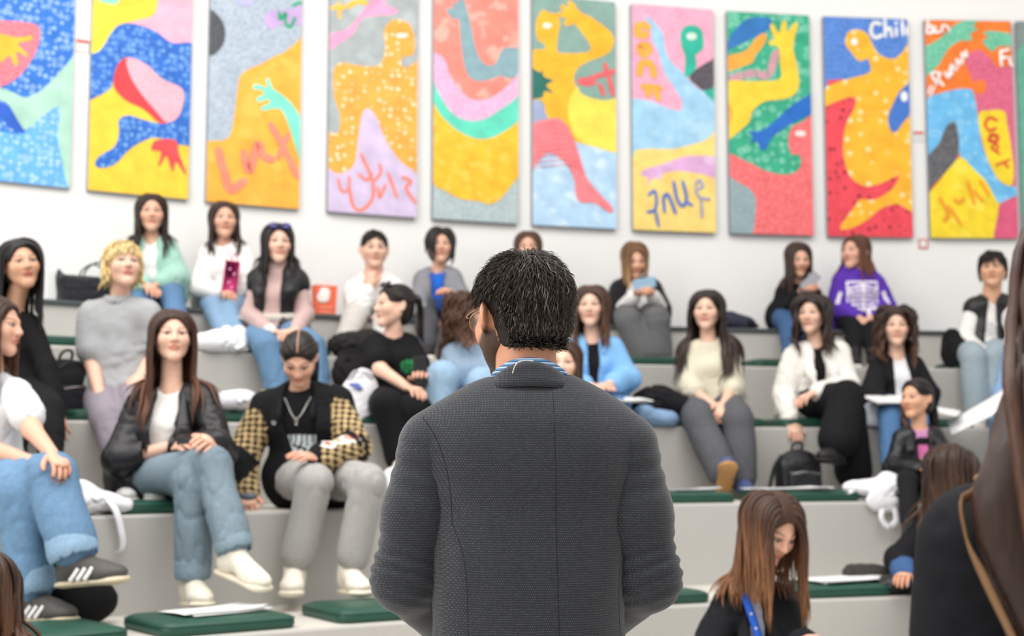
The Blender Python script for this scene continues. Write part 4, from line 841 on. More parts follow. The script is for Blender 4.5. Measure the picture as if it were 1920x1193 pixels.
# -- woman in the patterned bomber
def bomber_woman():
    p = setup(2, 585, (561, 672), dict(sl=(487, 752), sr=(640, 748), el=(452, 862), er=(668, 842, -.12), wl=(462, 926, -.14), wr=(598, 860, -.36), hl=(466, 952), hr=(558, 852), kl=(590, 905, -.42), kr=(690, 905, -.44), al=(552, 1072, -.42), ar=(656, 1072, -.42)), yaw=-6, pitch=-42, hdz=-.12, fat=1.12, legw=1.12)
    r = new('woman in checked bomber jacket and grey sweatpants looking down at her lap', p)
    body(p, r, T1_*.95, hcurl=(.5, .35), hn=((.2, .2, -.9), (0, .5, -.8)))
    def tee(V):
        a, u, f = local(p, V); c = np.broadcast_to(lin('#141416'), V.shape).copy()
        k = (np.abs(a-.005) < .085)*(u < -.19)*(u > -.335)*(f > 0)
        n = (np.sin(a*210+np.sin(u*130)*2)+np.sin(u*240+a*90)+.9*np.sin(a*70+u*60) > -.35); top = (u > -.225)
        m = k*np.where(top, np.sin(a*260) > -.5, n); c[m > 0] = lin('#c9d3d4'); return c
    garment(p, r, 't_shirt', None, COTTON, .008, 0, colf=tee, h=.007)
    def bc(V):
        a, u, f = local(p, V); c = np.broadcast_to(lin('#17171a'), V.shape).copy()
        sl = np.minimum(pdist(cone(p.sl, p.el, .05), V), pdist(cone(p.el, p.wl, .045), V)) < .03
        sr = np.minimum(pdist(cone(p.sr, p.er, .05), V), pdist(cone(p.er, p.wr, .045), V)) < .03
        k = (sl & (np.abs(a) > .138)) | (sr & (np.abs(a) > .145)); q = (V@nrm([1, .25, 1.1])*25 % 1 < .5) ^ (V@nrm([1, -.25, -1.1])*25 % 1 < .5)
        c[k & q] = lin('#c9b083'); c[k & ~q] = lin('#3a2f22')
        ba = p.wr-p.er; t = ((V-p.er)@ba)/(ba@ba); w = V-p.er-np.clip(t, 0, 1)[:, None]*ba; top = w@nrm(np.array([.3, -.4, 1.]))
        st = (t > .08) & sr & (top > .060) & (pdist(cone(p.er, p.wr, .05), V) < pdist(cone(p.sr, p.er, .05), V)); c[st] = lin('#e8e4dc'); c[st & (np.abs(top-.074) < .006) & (np.sin(t*22) > -.6)] = lin('#c9503a')
        ba = p.el-p.sl; t = ((V-p.sl)@ba)/(ba@ba); w = (V-p.sl-np.clip(t, 0, 1)[:, None]*ba)@(-p.side); c[(w > .066) & sl & (t < .9)] = lin('#e6d8c8')
        return c
    o, P = garment(p, r, 'bomber_jacket', None, COTTON, .034, 1.9, open_w=(.075, .062), hem=.10, wr=.011, wf=20, colf=bc, h=.0075, cuff=.004)
    s, f, u = p.side, p.front, p.up
    for q in (-1, 1):
        v, c = surf([cone(p.nb+s*q*.075+f*.0+u*.015, p.nb+s*q*.075+f*.15-u*.10, .032, .028, w=s, ratio=.5)], .009, 2); mesh('collar', v, c, COTTON, o, col=np.broadcast_to(lin('#1a1a1d'), v.shape))
    v, c = bx(p.nb-s*.1+f*.155-u*.13, (.009, .005, .009), None, .003); mesh('snap', v, c, flat_mat('chrome', (.75, .74, .72), .2, metal=1.), o)
    v, c = tubes(bez([p.nb-s*.06+f*.08-u*.02, p.nb+f*.135-u*.115, p.nb+s*.06+f*.08-u*.02], 14)[None], np.full((1, 14), .0018), 4); n = mesh('necklace', v, c, flat_mat('chrome', (.75, .74, .72), .2, metal=1.), r)
    v, c = bx(p.nb+f*.14-u*.13, (.006, .003, .014), None, .002); mesh('pendant', v, c, flat_mat('chrome', (.75, .74, .72), .2, metal=1.), n)
    v, c = surf([cone(p.wr-nrm(p.wr-p.er)*.02, p.wr-nrm(p.wr-p.er)*.005, .036, k=.01), box(p.wr-nrm(p.wr-p.er)*.012+np.array([.01, -.03, .012]), (.016, .008, .019), rz(.3), k=.004)], .006, 1); mesh('watch', v, c, flat_mat('chrome', (.75, .74, .72), .2, metal=1.), r)
    trousers(p, r, lin('#a3a19f'), KNIT, .016, .008, .010, 1.82, wr=.008, wf=22)
    feet(p, r, 'sneaker', lin('#e9e2d4'), lin('#e2d9c6'), (-4, 3), (14, 3))
    tied_hair(p, r, lin('#241a17'), P, tail=(0.03, .115, -.03), L=.3, seed=21, fr=(.063, .066, .092))
    T = lambda a: p.hc+p.Rh@np.array([.002, .018-math.cos(R2(a))*.104, .030+math.sin(R2(a))*.0925])
    v, c = tubes(np.array([T(a) for a in range(36, 118, 8)])[None], np.full((1, 11), .0030), 6, None, 1.); mesh('hair_parting', v, c, SKIN, r, col=np.broadcast_to(T1_*.8, v.shape))
    q = px(466, 948, dep(466, RAD[2]+.12)); q[2] = TZ[2]+.062; v, c = surf([ell(q, (.04, .03, .018))], .006, 1)
    o = mesh('computer_mouse', v, c, flat_mat('grey plastic', lin('#5c626e'), .4, bump=0), loc=q); setp(o, 'small grey object under the hand of the woman in the checked bomber', 'gadget')
bomber_woman()

# -- woman in profile, white tee
def profile_woman():
    p = setup(2, -8, (-6, 612), dict(sl=(-70, 735, .10), sr=(44, 728, -.10), el=(-25, 838, -.10), er=(60, 806, -.22), wl=(62, 868, -.40), wr=(98, 852, -.44), hl=(108, 868), hr=(122, 876), kl=(96, 895, -.44), kr=(40, 925, -.40), al=(142, 1050, -.50), ar=(58, 1118, -.40)), yaw=62, pitch=-4, hdz=-.06)
    r = new('woman in white tee and blue jeans, hands clasped, seen in profile at the picture edge', p)
    body(p, r, T1_, hcurl=(.9, .9), hn=((.5, .5, -.7), (-.6, .6, -.5)))
    o, P = garment(p, r, 't_shirt', lin('#dcdfe4'), COTTON, .016, .62, hem=.08, wr=.008, cuff=.012)
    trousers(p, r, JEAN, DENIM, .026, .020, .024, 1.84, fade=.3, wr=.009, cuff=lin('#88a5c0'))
    feet(p, r, 'striped', lin('#4d4a48'), lin('#cdbfa6'), (52, 6), (46, 2))
    long_hair(p, r, lin('#33221a'), .44, lin('#5a3d2c'), .0, .004, coll=P, seed=31, n=60)
profile_woman()

# -- third tier, far side: black-haired woman and the blond one
def black_top_woman():
    p = setup(3, 20, (40, 497), dict(sl=(-30, 612), sr=(68, 600), el=(-40, 700), er=(88, 690, -.10), wl=(10, 760), wr=(104, 768, -.2), kl=(20, 790), kr=(92, 772), al=(30, 890), ar=(95, 890)), yaw=14, pitch=3, roll=-9, hdz=-.06)
    r = new('woman with long black hair in a black long-sleeved top leaning on one arm', p)
    body(p, r, T3_*1.05, lip=lin('#b0604f'))
    o, P = garment(p, r, 'black_top', lin('#121114'), COTTON, .009, 1.95, wr=.004)
    trousers(p, r, lin('#141417'), COTTON, .014)
    feet(p, r, 'sneaker', BLK)
    long_hair(p, r, lin('#131014'), .46, None, -.02, .004, coll=P, seed=41, n=60, vol=.004, face_open=12)
black_top_woman()
def blond():
    p = setup(3, 218, (231, 500), dict(sl=(160, 582), sr=(285, 578), el=(172, 678, -.06), er=(286, 665, .02), wl=(190, 756, -.24), wr=(266, 700, -.1), hl=(188, 782), kl=(205, 790, -.36), kr=(262, 775, -.38), al=(240, 900), ar=(290, 900)), yaw=14, pitch=10, hdz=-.05, bust=False)
    r = new('blond person with short hair in a grey tee, leaning forward on one hand', p)
    body(p, r, T2_, lip=lin('#c06a66'), brow=lin('#8a6b45'), hcurl=(.3, .5))
    o, P = garment(p, r, 't_shirt', lin('#a9abae'), COTTON, .022, .74, hem=.10, wr=.009, cuff=.016, neck=.006)
    v, c = surf([cone(p.nb+p.up*.012+p.front*.012, p.nb+p.up*.02+p.front*.012, .066, .064, k=.01), cone(p.nb-p.up*.02+p.front*.014, p.nb+p.up*.1+p.front*.014, .053, .06, k=.006, sub=True)], .008, 1); mesh('neckband', v, c, KNIT, o, col=np.broadcast_to(lin('#b4b6b9'), v.shape))
    trousers(p, r, lin('#8f8791'), COTTON, .02, .01, .01)
    feet(p, r, 'sneaker', WHT)
    short_hair(p, r, lin('#dcc38c'), .062, 620, 51, None, fringe=.0, low=-.045, width=.0058, var=(.6, 1.2), fade=False, cap=.012, lift=.30, layer=.022)
blond()

# -- top bench, from the handbag along the wall
def mint_woman():
    p = setup(5, 285, (284, 401), dict(sl=(247, 462), sr=(322, 462), el=(243, 522), er=(336, 520, -.05), wl=(272, 535), wr=(298, 532, -.22), kl=(268, 560, -.36), kr=(325, 566, -.38), al=(280, 640), ar=(338, 645)), yaw=2)
    r = new('woman in mint cardigan and blue jeans on the top bench, beside the handbag', p)
    body(p, r, T1_); garment(p, r, 'white_top', WHT, COTTON, .004, 0)
    o, P = garment(p, r, 'cardigan', lin('#9cc4b6'), KNIT, .024, 1.9, open_w=(.05, .055), hem=.08, wr=.008)
    trousers(p, r, lin('#56779b'), DENIM, .012, fade=.2); feet(p, r, 'sneaker', WHT)
    long_hair(p, r, lin('#241815'), .40, None, 0, .010, 3, coll=P, seed=61, n=44)
mint_woman()
def white_jacket_woman():
    p = setup(5, 418, (421, 414), dict(sl=(382, 474), sr=(460, 470), el=(372, 538), er=(466, 532), wl=(418, 549, -.24), wr=(442, 548, -.22), hl=(432, 550), kl=(404, 590, -.38), kr=(434, 588, -.38), al=(425, 655), ar=(448, 655)), yaw=4, pitch=2)
    r = new('woman in white jacket and light jeans on the top bench holding a pink bag', p)
    body(p, r, T1_)
    o, P = garment(p, r, 'white_jacket', lin('#e9e7e4'), KNIT, .022, 1.9, hem=.18, wr=.007)
    trousers(p, r, JEANL, DENIM, .010, fade=.2); feet(p, r, 'sneaker', WHT)
    long_hair(p, r, lin('#2d1e19'), .36, None, 0, .014, 3.5, coll=P, seed=71, n=40)
    q = (p.wl+p.wr)/2+np.array([.02, -.06, .03]); n = np.array([0, -1., .1]); rt = empty('gift_bag', q, 'small bright pink bag held by the woman in the white jacket', 'bag')
    m = flat_mat('pink paper', lin('#e2307f'), .45, .12, 40); v, c = bx(q+np.array([0, 0, .055]), (.042, .018, .095), ry(.12), .004); mesh('bag_body', v, c, m, rt)
    for dx in (-.02, .015): v, c = tubes(bez([q+np.array([dx-.012, -.02, .14]), q+np.array([dx+.01, -.022, .20]), q+np.array([dx+.03, -.02, .14])], 9)[None], np.full((1, 9), .0025), 4); mesh('handle', v, c, m, rt)
    for dx, dz in ((-.01, .02), (.015, .07), (-.015, .1), (.01, -.01)): v, c = surf([ell(q+np.array([dx+dz*.12, -.019, dz]), (.008, .002, .008))], .003, 1); mesh('printed_flower', v, c, flat_mat('pale pink print', lin('#f4b6cf'), .5, bump=0), rt)
white_jacket_woman()
def white_shirt_man():
    p = setup(5, 705, (702, 468), dict(sl=(655, 538), sr=(748, 534), el=(672, 596, -.24), er=(752, 592, -.08), wl=(692, 540, -.22), wr=(728, 590, -.24), hl=(694, 505, -.16), kl=(660, 606, -.40), kr=(722, 608, -.40), al=(645, 668), ar=(715, 672)), male=True, yaw=6, pitch=-4, hdz=-.05)
    r = new('man in white shirt on the top bench resting one hand over his mouth', p)
    body(p, r, T2_, hcurl=(.75, .4), hn=((.4, .9, 0), None)); o, P = garment(p, r, 'white_shirt', lin('#e8e7e6'), COTTON, .022, 1.88, wr=.010, hem=.1, vneck=.06, neck=.004)
    for q in (-1, 1): v, c = surf([cone(p.nb+p.side*q*.055+p.front*.0+p.up*.02, p.nb+p.side*q*.035+p.front*.085-p.up*.035, .022, .014, w=p.side, ratio=.4)], .007, 1); mesh('collar', v, c, COTTON, o, col=np.broadcast_to(lin('#eceaea'), v.shape))
    trousers(p, r, lin('#c6c3bf'), COTTON, .016, .008, .008); feet(p, r, 'sneaker', WHT)
    short_hair(p, r, lin('#17120f'), .035, 260, 81, (.1, -.5, .0), fringe=1, low=.0, width=.006, lift=.2, layer=.008)
white_shirt_man()
def blazer_bob_woman():
    p = setup(5, 822, (826, 462), dict(sl=(787, 522), sr=(857, 518), el=(780, 578), er=(868, 568, -.1), wl=(796, 588, -.28), wr=(846, 552, -.28), kl=(800, 602, -.36), kr=(852, 606, -.36), al=(800, 668), ar=(845, 668)), yaw=3)
    r = new('woman with dark bob in a grey blazer over bright blue top', p)
    body(p, r, T1_); garment(p, r, 'blue_top', lin('#2567c9'), COTTON, .004, 0)
    o, P = garment(p, r, 'blazer', lin('#85868c'), COTTON, .024, 1.9, open_w=(.040, .038), hem=.12, wr=.007)
    trousers(p, r, lin('#4a4b50'), COTTON, .014, .01, .01); feet(p, r, 'flat', BLK)
    long_hair(p, r, lin('#171316'), .23, None, .01, .002, coll=P, seed=91, n=40, vol=.004)
    v, c = tubes(bez([p.nb-p.side*.05+p.front*.09, p.nb-p.side*.02+p.front*.135-p.up*.12, p.nb+p.front*.15-p.up*.26, p.nb+p.side*.02+p.front*.135-p.up*.12, p.nb+p.side*.05+p.front*.09], 16)[None], np.full((1, 16), .006), 4, None, .3); mesh('lanyard', v, c, flat_mat('blue ribbon', lin('#1d59c4'), .6), r)
blazer_bob_woman()
def hidden_woman():
    p = setup(5, 992, (990, 467), dict(sl=(952, 528), sr=(1028, 528), el=(945, 590), er=(1035, 590), wl=(975, 600, -.25), wr=(1005, 600, -.25), kl=(970, 610), kr=(1012, 610), al=(970, 675), ar=(1010, 675)))
    r = new('woman almost hidden behind the standing man, only brown hair and forehead showing', p)
    body(p, r, T1_); o, P = garment(p, r, 'sweater', lin('#7c7a7a'), KNIT, .018); trousers(p, r, lin('#33353a'), COTTON, .014); feet(p, r, 'flat', BLK)
    long_hair(p, r, lin('#4a3124'), .30, None, 0, .004, coll=P, seed=101, n=36)
hidden_woman()
def blonde_phone_woman():
    p = setup(5, 1198, (1190, 488), dict(sl=(1155, 540), sr=(1227, 540), el=(1160, 588, -.10), er=(1238, 585, -.08), wl=(1192, 555, -.26), wr=(1222, 553, -.26), hl=(1204, 538), hr=(1214, 538), kl=(1178, 602, -.36), kr=(1232, 602, -.38), al=(1212, 668, -.34), ar=(1230, 664, -.34)), yaw=12, pitch=-20, hdz=-.07)
    r = new('woman with light brown hair, white blouse and wide grey trousers raising a phone', p)
    body(p, r, T1_, hcurl=(.8, .8)); o, P = garment(p, r, 'blouse', lin('#e3e1e0'), COTTON, .018, 1.9, wr=.008)
    s, f, u = p.side, p.front, p.up
    garment(p, r, 'black_cardigan', lin('#1d1c20'), KNIT, .036, .95, open_w=(.07, .11), hem=.14, wr=.008)
    trousers(p, r, lin('#636466'), COTTON, .02, .03, .05, 1.92); feet(p, r, 'flat', lin('#3a302c'))
    long_hair(p, r, lin('#6b4a30'), .30, lin('#a07c54'), 0, .005, coll=P, seed=111, n=40)
    phone('pale blue phone held up by the woman in the white blouse', (p.wl+p.hf0*.11+p.wr+p.hf1*.11)/2+np.array([0, -.01, .03]), (.9, .1, .2), (0, 1, .3), lin('#9fc3dd'))
blonde_phone_woman()
def black_blazer_woman():
    p = setup(5, 1492, (1497, 487), dict(sl=(1464, 542), sr=(1524, 540), el=(1470, 592, -.06), er=(1534, 572, -.1), wl=(1500, 550, -.24), wr=(1526, 548, -.24), hl=(1516, 532), hr=(1524, 530), kl=(1478, 612, -.36), kr=(1512, 612, -.36), al=(1480, 675), ar=(1512, 675)), yaw=16, pitch=-14, hdz=-.06)
    r = new('woman in black jacket looking down at a phone, beside the purple hoodie', p)
    body(p, r, T1_, hcurl=(.8, .8)); o, P = garment(p, r, 'jacket', lin('#151518'), COTTON, .022, 1.88, wr=.007, hem=.14)
    trousers(p, r, lin('#3d5b84'), DENIM, .012); feet(p, r, 'flat', BLK)
    long_hair(p, r, lin('#35231c'), .38, None, 0, .006, coll=P, seed=121, n=40)
    phone('grey phone in the hands of the woman in the black jacket', (p.wl+p.hf0*.11+p.wr+p.hf1*.11)/2+np.array([0, -.01, .02]), (.6, .1, .6), (0, 1, -.2), lin('#8f9097'))
black_blazer_woman()
def hoodie_woman():
    p = setup(5, 1608, (1603, 474), dict(sl=(1572, 524), sr=(1648, 524), el=(1563, 580, -.05), er=(1663, 578, -.05), wl=(1608, 594, -.28), wr=(1634, 594, -.28), hl=(1620, 608), hr=(1624, 610), kl=(1600, 616, -.36), kr=(1630, 620, -.36), al=(1602, 700), ar=(1640, 700)), yaw=-34, pitch=2, hs=1.05, fat=1.1)
    r = new('woman in purple hoodie printed with a white rib cage', p)
    body(p, r, T1_, hcurl=(.6, .6))
    def ribs(V):
        a, u, f = local(p, V); c = np.broadcast_to(lin('#5a35a8'), V.shape).copy(); fr = (f > .02); b = np.abs(a)
        m = fr*(b < .012)*(u < -.05)*(u > -.30)
        for i in range(6): m = m+fr*(np.abs(u+.075+i*.033+b*.35*(1-.15*i)-.9*b*b) < .0095)*(b < .105-.006*i)*(b > .004)
        m = m+fr*(np.abs(u+.055) < .008)*(b < .11)+fr*(np.abs(b-.105) < .008)*(u < -.06)*(u > -.20)+fr*(((a/.04)**2+((u+.33)/.028)**2) < 1)
        for i, (s_, e_) in enumerate(((p.sl, p.el), (p.sr, p.er))):
            ba = e_-s_; t = ((V-s_)@ba)/(ba@ba); w = V-s_-t[:, None]*ba; m = m+(np.abs(w@p.side) < .012)*(w@p.front > .03)*(t > .45)*(t < .95)
        c[m > 0] = lin('#e6dfe8'); return c
    s, f, u = p.side, p.front, p.up
    hood = [cone(p.nb-s*.085-f*.0+u*.035, p.nb-f*.075+u*.03, .034, .040, k=.03), cone(p.nb+s*.085-f*.0+u*.035, p.nb-f*.075+u*.03, .034, .040, k=.03), cone(p.nb-s*.085+u*.035, p.nb+f*.07-s*.02, .03, .022, k=.03), cone(p.nb+s*.085+u*.035, p.nb+f*.07+s*.02, .03, .022, k=.03)]
    o, P = garment(p, r, 'hoodie', None, COTTON, .030, 1.86, colf=ribs, h=.0072, wr=.008, hem=.10, extra=hood, neck=-.004)
    trousers(p, r, lin('#141417'), COTTON, .012); feet(p, r, 'sneaker', BLK)
    long_hair(p, r, lin('#4e3023'), .36, lin('#6a3f2a'), 0, .004, coll=P, seed=131, n=44, face_open=20)
hoodie_woman()

# -- fourth tier
def vest_woman():
    p = setup(4, 510, (521, 458), dict(sl=(478, 522), sr=(566, 520), el=(468, 588, -.05), er=(572, 590, -.06), wl=(508, 622, -.30), wr=(556, 618, -.30), hl=(540, 626), hr=(528, 626), kl=(500, 650, -.40), kr=(586, 650, -.40), al=(525, 752, -.42), ar=(600, 752, -.42)), yaw=8)
    r = new('woman in black puffer vest over mauve turtleneck with sunglasses pushed up on her hair', p)
    body(p, r, T2_, hcurl=(.6, .6)); tn = [cone(p.nb-p.up*.01, p.nb+p.up*.055, .062, .056, k=.02)]
    garment(p, r, 'turtleneck', lin('#c3a6a2'), KNIT, .010, 1.93, wr=.005, extra=tn, neck=-.05, hem=.02)
    st = [cone(p.nb+p.side*q*.08-p.front*.01+p.up*.035, p.nb+p.side*q*.085+p.front*.12-p.up*.12, .034, .040, k=.03) for q in (-1, 1)]+[cone(p.nb-p.side*.08-p.front*.02+p.up*.035, p.nb+p.side*.08-p.front*.05+p.up*.035, .034, k=.03)]
    o, P = garment(p, r, 'puffer_vest', lin('#19191c'), PUFFER, .034, .05, open_w=(.046, .050), hem=.12, wr=.010, wf=34, extra=st)
    v, c = surf([cone(p.hip-p.side*.07+p.up*.09, p.hip+p.side*.07+p.up*.09, .122, k=.02, w=p.front, ratio=.95), box(p.hip+p.up*.26, (.4, .4, .15), np.stack([p.side, p.front, p.up], 1), sub=True), box(p.hip-p.up*.06, (.4, .4, .125), np.stack([p.side, p.front, p.up], 1), sub=True)], .009, 1); mesh('belt', v, c, COTTON, r, col=np.broadcast_to(lin('#cfc8be'), v.shape))
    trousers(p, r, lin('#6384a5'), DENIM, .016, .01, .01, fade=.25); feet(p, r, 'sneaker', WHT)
    long_hair(p, r, lin('#17110f'), .34, None, 0, .004, coll=P, seed=141, n=44)
    w_ = nrm(p.wl-p.el); v, c = surf([cone(p.wl-w_*.035, p.wl-w_*.005, .037, k=.01)], .006, 1); mesh('bracelet', v, c, COTTON, r, col=np.broadcast_to(lin('#e0dcd4'), v.shape))
    g = empty('sunglasses', p.hc, 'dark sunglasses pushed up on the hair of the puffer vest woman', 'sunglasses')
    for q in (-1, 1):
        c0 = p.hc+p.Rh@np.array([q*.034, -.072, .096]); v, c = surf([ell(c0, (.030, .008, .022), p.Rh@rx(-.5))], .005, 1); mesh('lens', v, c, flat_mat('violet lens', lin('#39357a'), .1, bump=0), g)
        v, c = tubes(bez([p.hc+p.Rh@np.array([q*.062, -.066, .098]), p.hc+p.Rh@np.array([q*.088, .0, .07])], 6)[None], np.full((1, 6), .003), 4); mesh('temple_arm', v, c, flat_mat('black frame', (.02, .02, .02), .3, bump=0), g)
    v, c = tubes(bez([p.hc+p.Rh@np.array([-.062, -.068, .100]), p.hc+p.Rh@np.array([0, -.084, .102]), p.hc+p.Rh@np.array([.062, -.068, .100])], 9)[None], np.full((1, 9), .0035), 4); mesh('bridge', v, c, flat_mat('black frame', (.02, .02, .02), .3, bump=0), g)
vest_woman()
def vest_boy():
    p = setup(4, 1843, (1861, 505), dict(sl=(1818, 572), sr=(1898, 568), el=(1808, 636, -.06), er=(1906, 632), wl=(1852, 668, -.30), wr=(1884, 655, -.26), hl=(1866, 676), kl=(1826, 672, -.40), kr=(1872, 672, -.40), al=(1832, 775, -.42), ar=(1872, 778, -.42)), male=True, yaw=-3, hdz=-.05)
    r = new('young man in black vest over a white long-sleeved top and light jeans', p)
    body(p, r, T3_*1.1, hcurl=(.5, .5)); 
    def st(V):
        a, u, f = local(p, V); c = np.broadcast_to(lin('#e6e3df'), V.shape).copy(); c[(np.abs(a) < .1)*(u < -.14)*(np.sin(u*260) > .55) > 0] = lin('#9b9ba3'); return c
    garment(p, r, 'long_sleeved_top', None, COTTON, .014, 1.92, wr=.007, colf=st, neck=-.01)
    cl = [cone(p.nb+p.side*q*.06-p.front*.01+p.up*.02, p.nb+p.side*q*.05+p.front*.085-p.up*.03, .022, .022, k=.02) for q in (-1, 1)]
    o, P = garment(p, r, 'vest', lin('#1a1b1e'), PUFFER, .028, .04, open_w=(.03, .05), hem=.10, wr=.006, extra=cl)
    trousers(p, r, lin('#98a7b0'), DENIM, .022, .018, .022, fade=.2); feet(p, r, 'sneaker', WHT)
    short_hair(p, r, lin('#14100f'), .055, 300, 151, None, fringe=1, low=-.02, width=.007, fade=False, cap=.010, lift=.2, layer=.014)
vest_boy()

# -- third tier
def black_tee_woman():
    p = setup(3, 742, (738, 574), dict(sl=(692, 640, -.06), sr=(776, 640, .02), el=(712, 692, -.20), er=(792, 702, -.06), wl=(765, 728, -.34), wr=(792, 716, -.28), hl=(786, 732), hr=(788, 692), kl=(728, 762, -.40), kr=(778, 770, -.40), al=(752, 862, -.40), ar=(790, 862, -.40)), yaw=-66, pitch=0, hdz=-.04)
    r = new('woman in black tee with green print, dark hair tied up, looking aside', p)
    body(p, r, T2_, hcurl=(.6, .8))
    def pr(V):
        a, u, f = local(p, V); c = np.broadcast_to(lin('#131315'), V.shape).copy()
        m = (f > 0)*((((a-.07)/.05)**2+((u+.17)/.035)**2) < 1)*(np.sin(a*260)+np.sin(u*300+a*60) > -.5); c[m > 0] = lin('#2f8a55'); return c
    o, P = garment(p, r, 't_shirt', None, COTTON, .016, .66, colf=pr, h=.009, wr=.006, cuff=.01, neck=.012)
    trousers(p, r, lin('#131316'), COTTON, .022, .018, .02); feet(p, r, 'sneaker', lin('#ded8ce'))
    tied_hair(p, r, lin('#1d1513'), P, tail=(.0, .11, .045), L=.26, seed=161, ntail=20)
    g = empty('sunglasses', p.hc, 'sunglasses resting on the tied hair of the black tee woman', 'sunglasses')
    for q in (-1, 1): v, c = surf([ell(p.hc+p.Rh@np.array([q*.036, -.050, .116]), (.028, .010, .020), p.Rh@rx(-.9))], .005, 1); mesh('lens', v, c, flat_mat('smoke lens', lin('#3c4150'), .1, bump=0), g)
    v, c = tubes(bez([p.hc+p.Rh@np.array([-.062, -.03, .10]), p.hc+p.Rh@np.array([0, -.066, .118]), p.hc+p.Rh@np.array([.062, -.03, .10])], 9)[None], np.full((1, 9), .0035), 4); mesh('frame', v, c, flat_mat('black frame', (.02, .02, .02), .3, bump=0), g)
    phone('dark phone in the hand of the woman with the green printed tee', p.wr+p.hf1*.085+np.array([0, -.03, .012]), (-.1, .0, 1), (.3, -1, .1), lin('#2d2a28'))
black_tee_woman()
def curly_denim_woman():
    p = setup(3, 880, (880, 592), dict(sl=(842, 662), sr=(922, 662), el=(835, 735, -.1), er=(935, 735), wl=(870, 770, -.25), wr=(905, 770, -.25), kl=(832, 708, -.40), kr=(905, 720, -.40), al=(800, 828, -.40), ar=(900, 840, -.40)), yaw=50, hdz=-.03)
    r = new('woman with curly brown hair and pale denim jacket, half hidden behind the standing man', p)
    body(p, r, T1_); o, P = garment(p, r, 'denim_jacket', lin('#8fa3b8'), DENIM, .026, 1.9, wr=.008, hem=.05)
    trousers(p, r, lin('#92aec8'), DENIM, .028, .018, .02, fade=.15); feet(p, r, 'sneaker', WHT)
    long_hair(p, r, lin('#4a3024'), .34, lin('#5d3f2f'), 0, .0, 9, curl=.013, coll=P, seed=171, n=60, vol=.010, width=.008)
curly_denim_woman()
def blue_shirt_woman():
    p = setup(3, 1112, (1108, 576), dict(sl=(1065, 650), sr=(1158, 648), el=(1058, 715, -.06), er=(1178, 712, -.06), wl=(1112, 726, -.28), wr=(1140, 722, -.30), hl=(1140, 722), hr=(1118, 728), kl=(1085, 770, -.40), kr=(1160, 770, -.40), al=(1085, 870), ar=(1160, 870)), yaw=-6)
    r = new('woman with long brown hair in a light blue shirt, forearms folded over papers', p)
    body(p, r, T2_, hcurl=(.4, .4)); garment(p, r, 'black_top', BLK, COTTON, .004, 0)
    o, P = garment(p, r, 'blue_shirt', lin('#7fb2e3'), COTTON, .026, 1.7, open_w=(.044, .022), hem=.08, wr=.010)
    for q in (-1, 1): v, c = surf([cone(p.nb+p.side*q*.065+p.up*.02, p.nb+p.side*q*.055+p.front*.10-p.up*.07, .026, .020, w=p.side, ratio=.4)], .008, 1); mesh('collar', v, c, COTTON, o, col=np.broadcast_to(lin('#86b8e6'), v.shape))
    trousers(p, r, lin('#5d7fa5'), DENIM, .016); feet(p, r, 'sneaker', WHT)
    long_hair(p, r, lin('#3f2a1f'), .38, lin('#5a3d2b'), 0, .012, 3, coll=P, seed=181, n=52, vol=.005)
blue_shirt_woman()
def cream_woman():
    p = setup(3, 1332, (1325, 583), dict(sl=(1288, 655), sr=(1370, 652), el=(1290, 725, -.10), er=(1374, 722, -.10), wl=(1338, 762, -.30), wr=(1358, 758, -.30), hl=(1356, 782), hr=(1352, 784), kl=(1310, 790, -.40), kr=(1384, 788, -.40), al=(1355, 888, -.52), ar=(1392, 905, -.40)), yaw=-8)
    r = new('woman with very long dark hair in a cream sweater and charcoal trousers, hands clasped', p)
    body(p, r, T2_, hcurl=(.8, .8), hn=((.5, .4, -.5), (-.5, .4, -.5))); o, P = garment(p, r, 'cream_sweater', lin('#d3cdb9'), KNIT, .022, 1.22, wr=.008, hem=.09, cuff=.012)
    trousers(p, r, lin('#57585d'), DENIM, .026, .022, .022, fade=.2); feet(p, r, 'sneaker', lin('#4a5682'), lin('#b98a55'), (8, 38), (6, 2))
    long_hair(p, r, lin('#221815'), .60, lin('#35241c'), 0, .010, 3, coll=P, seed=191, n=90, vol=.007)
cream_woman()
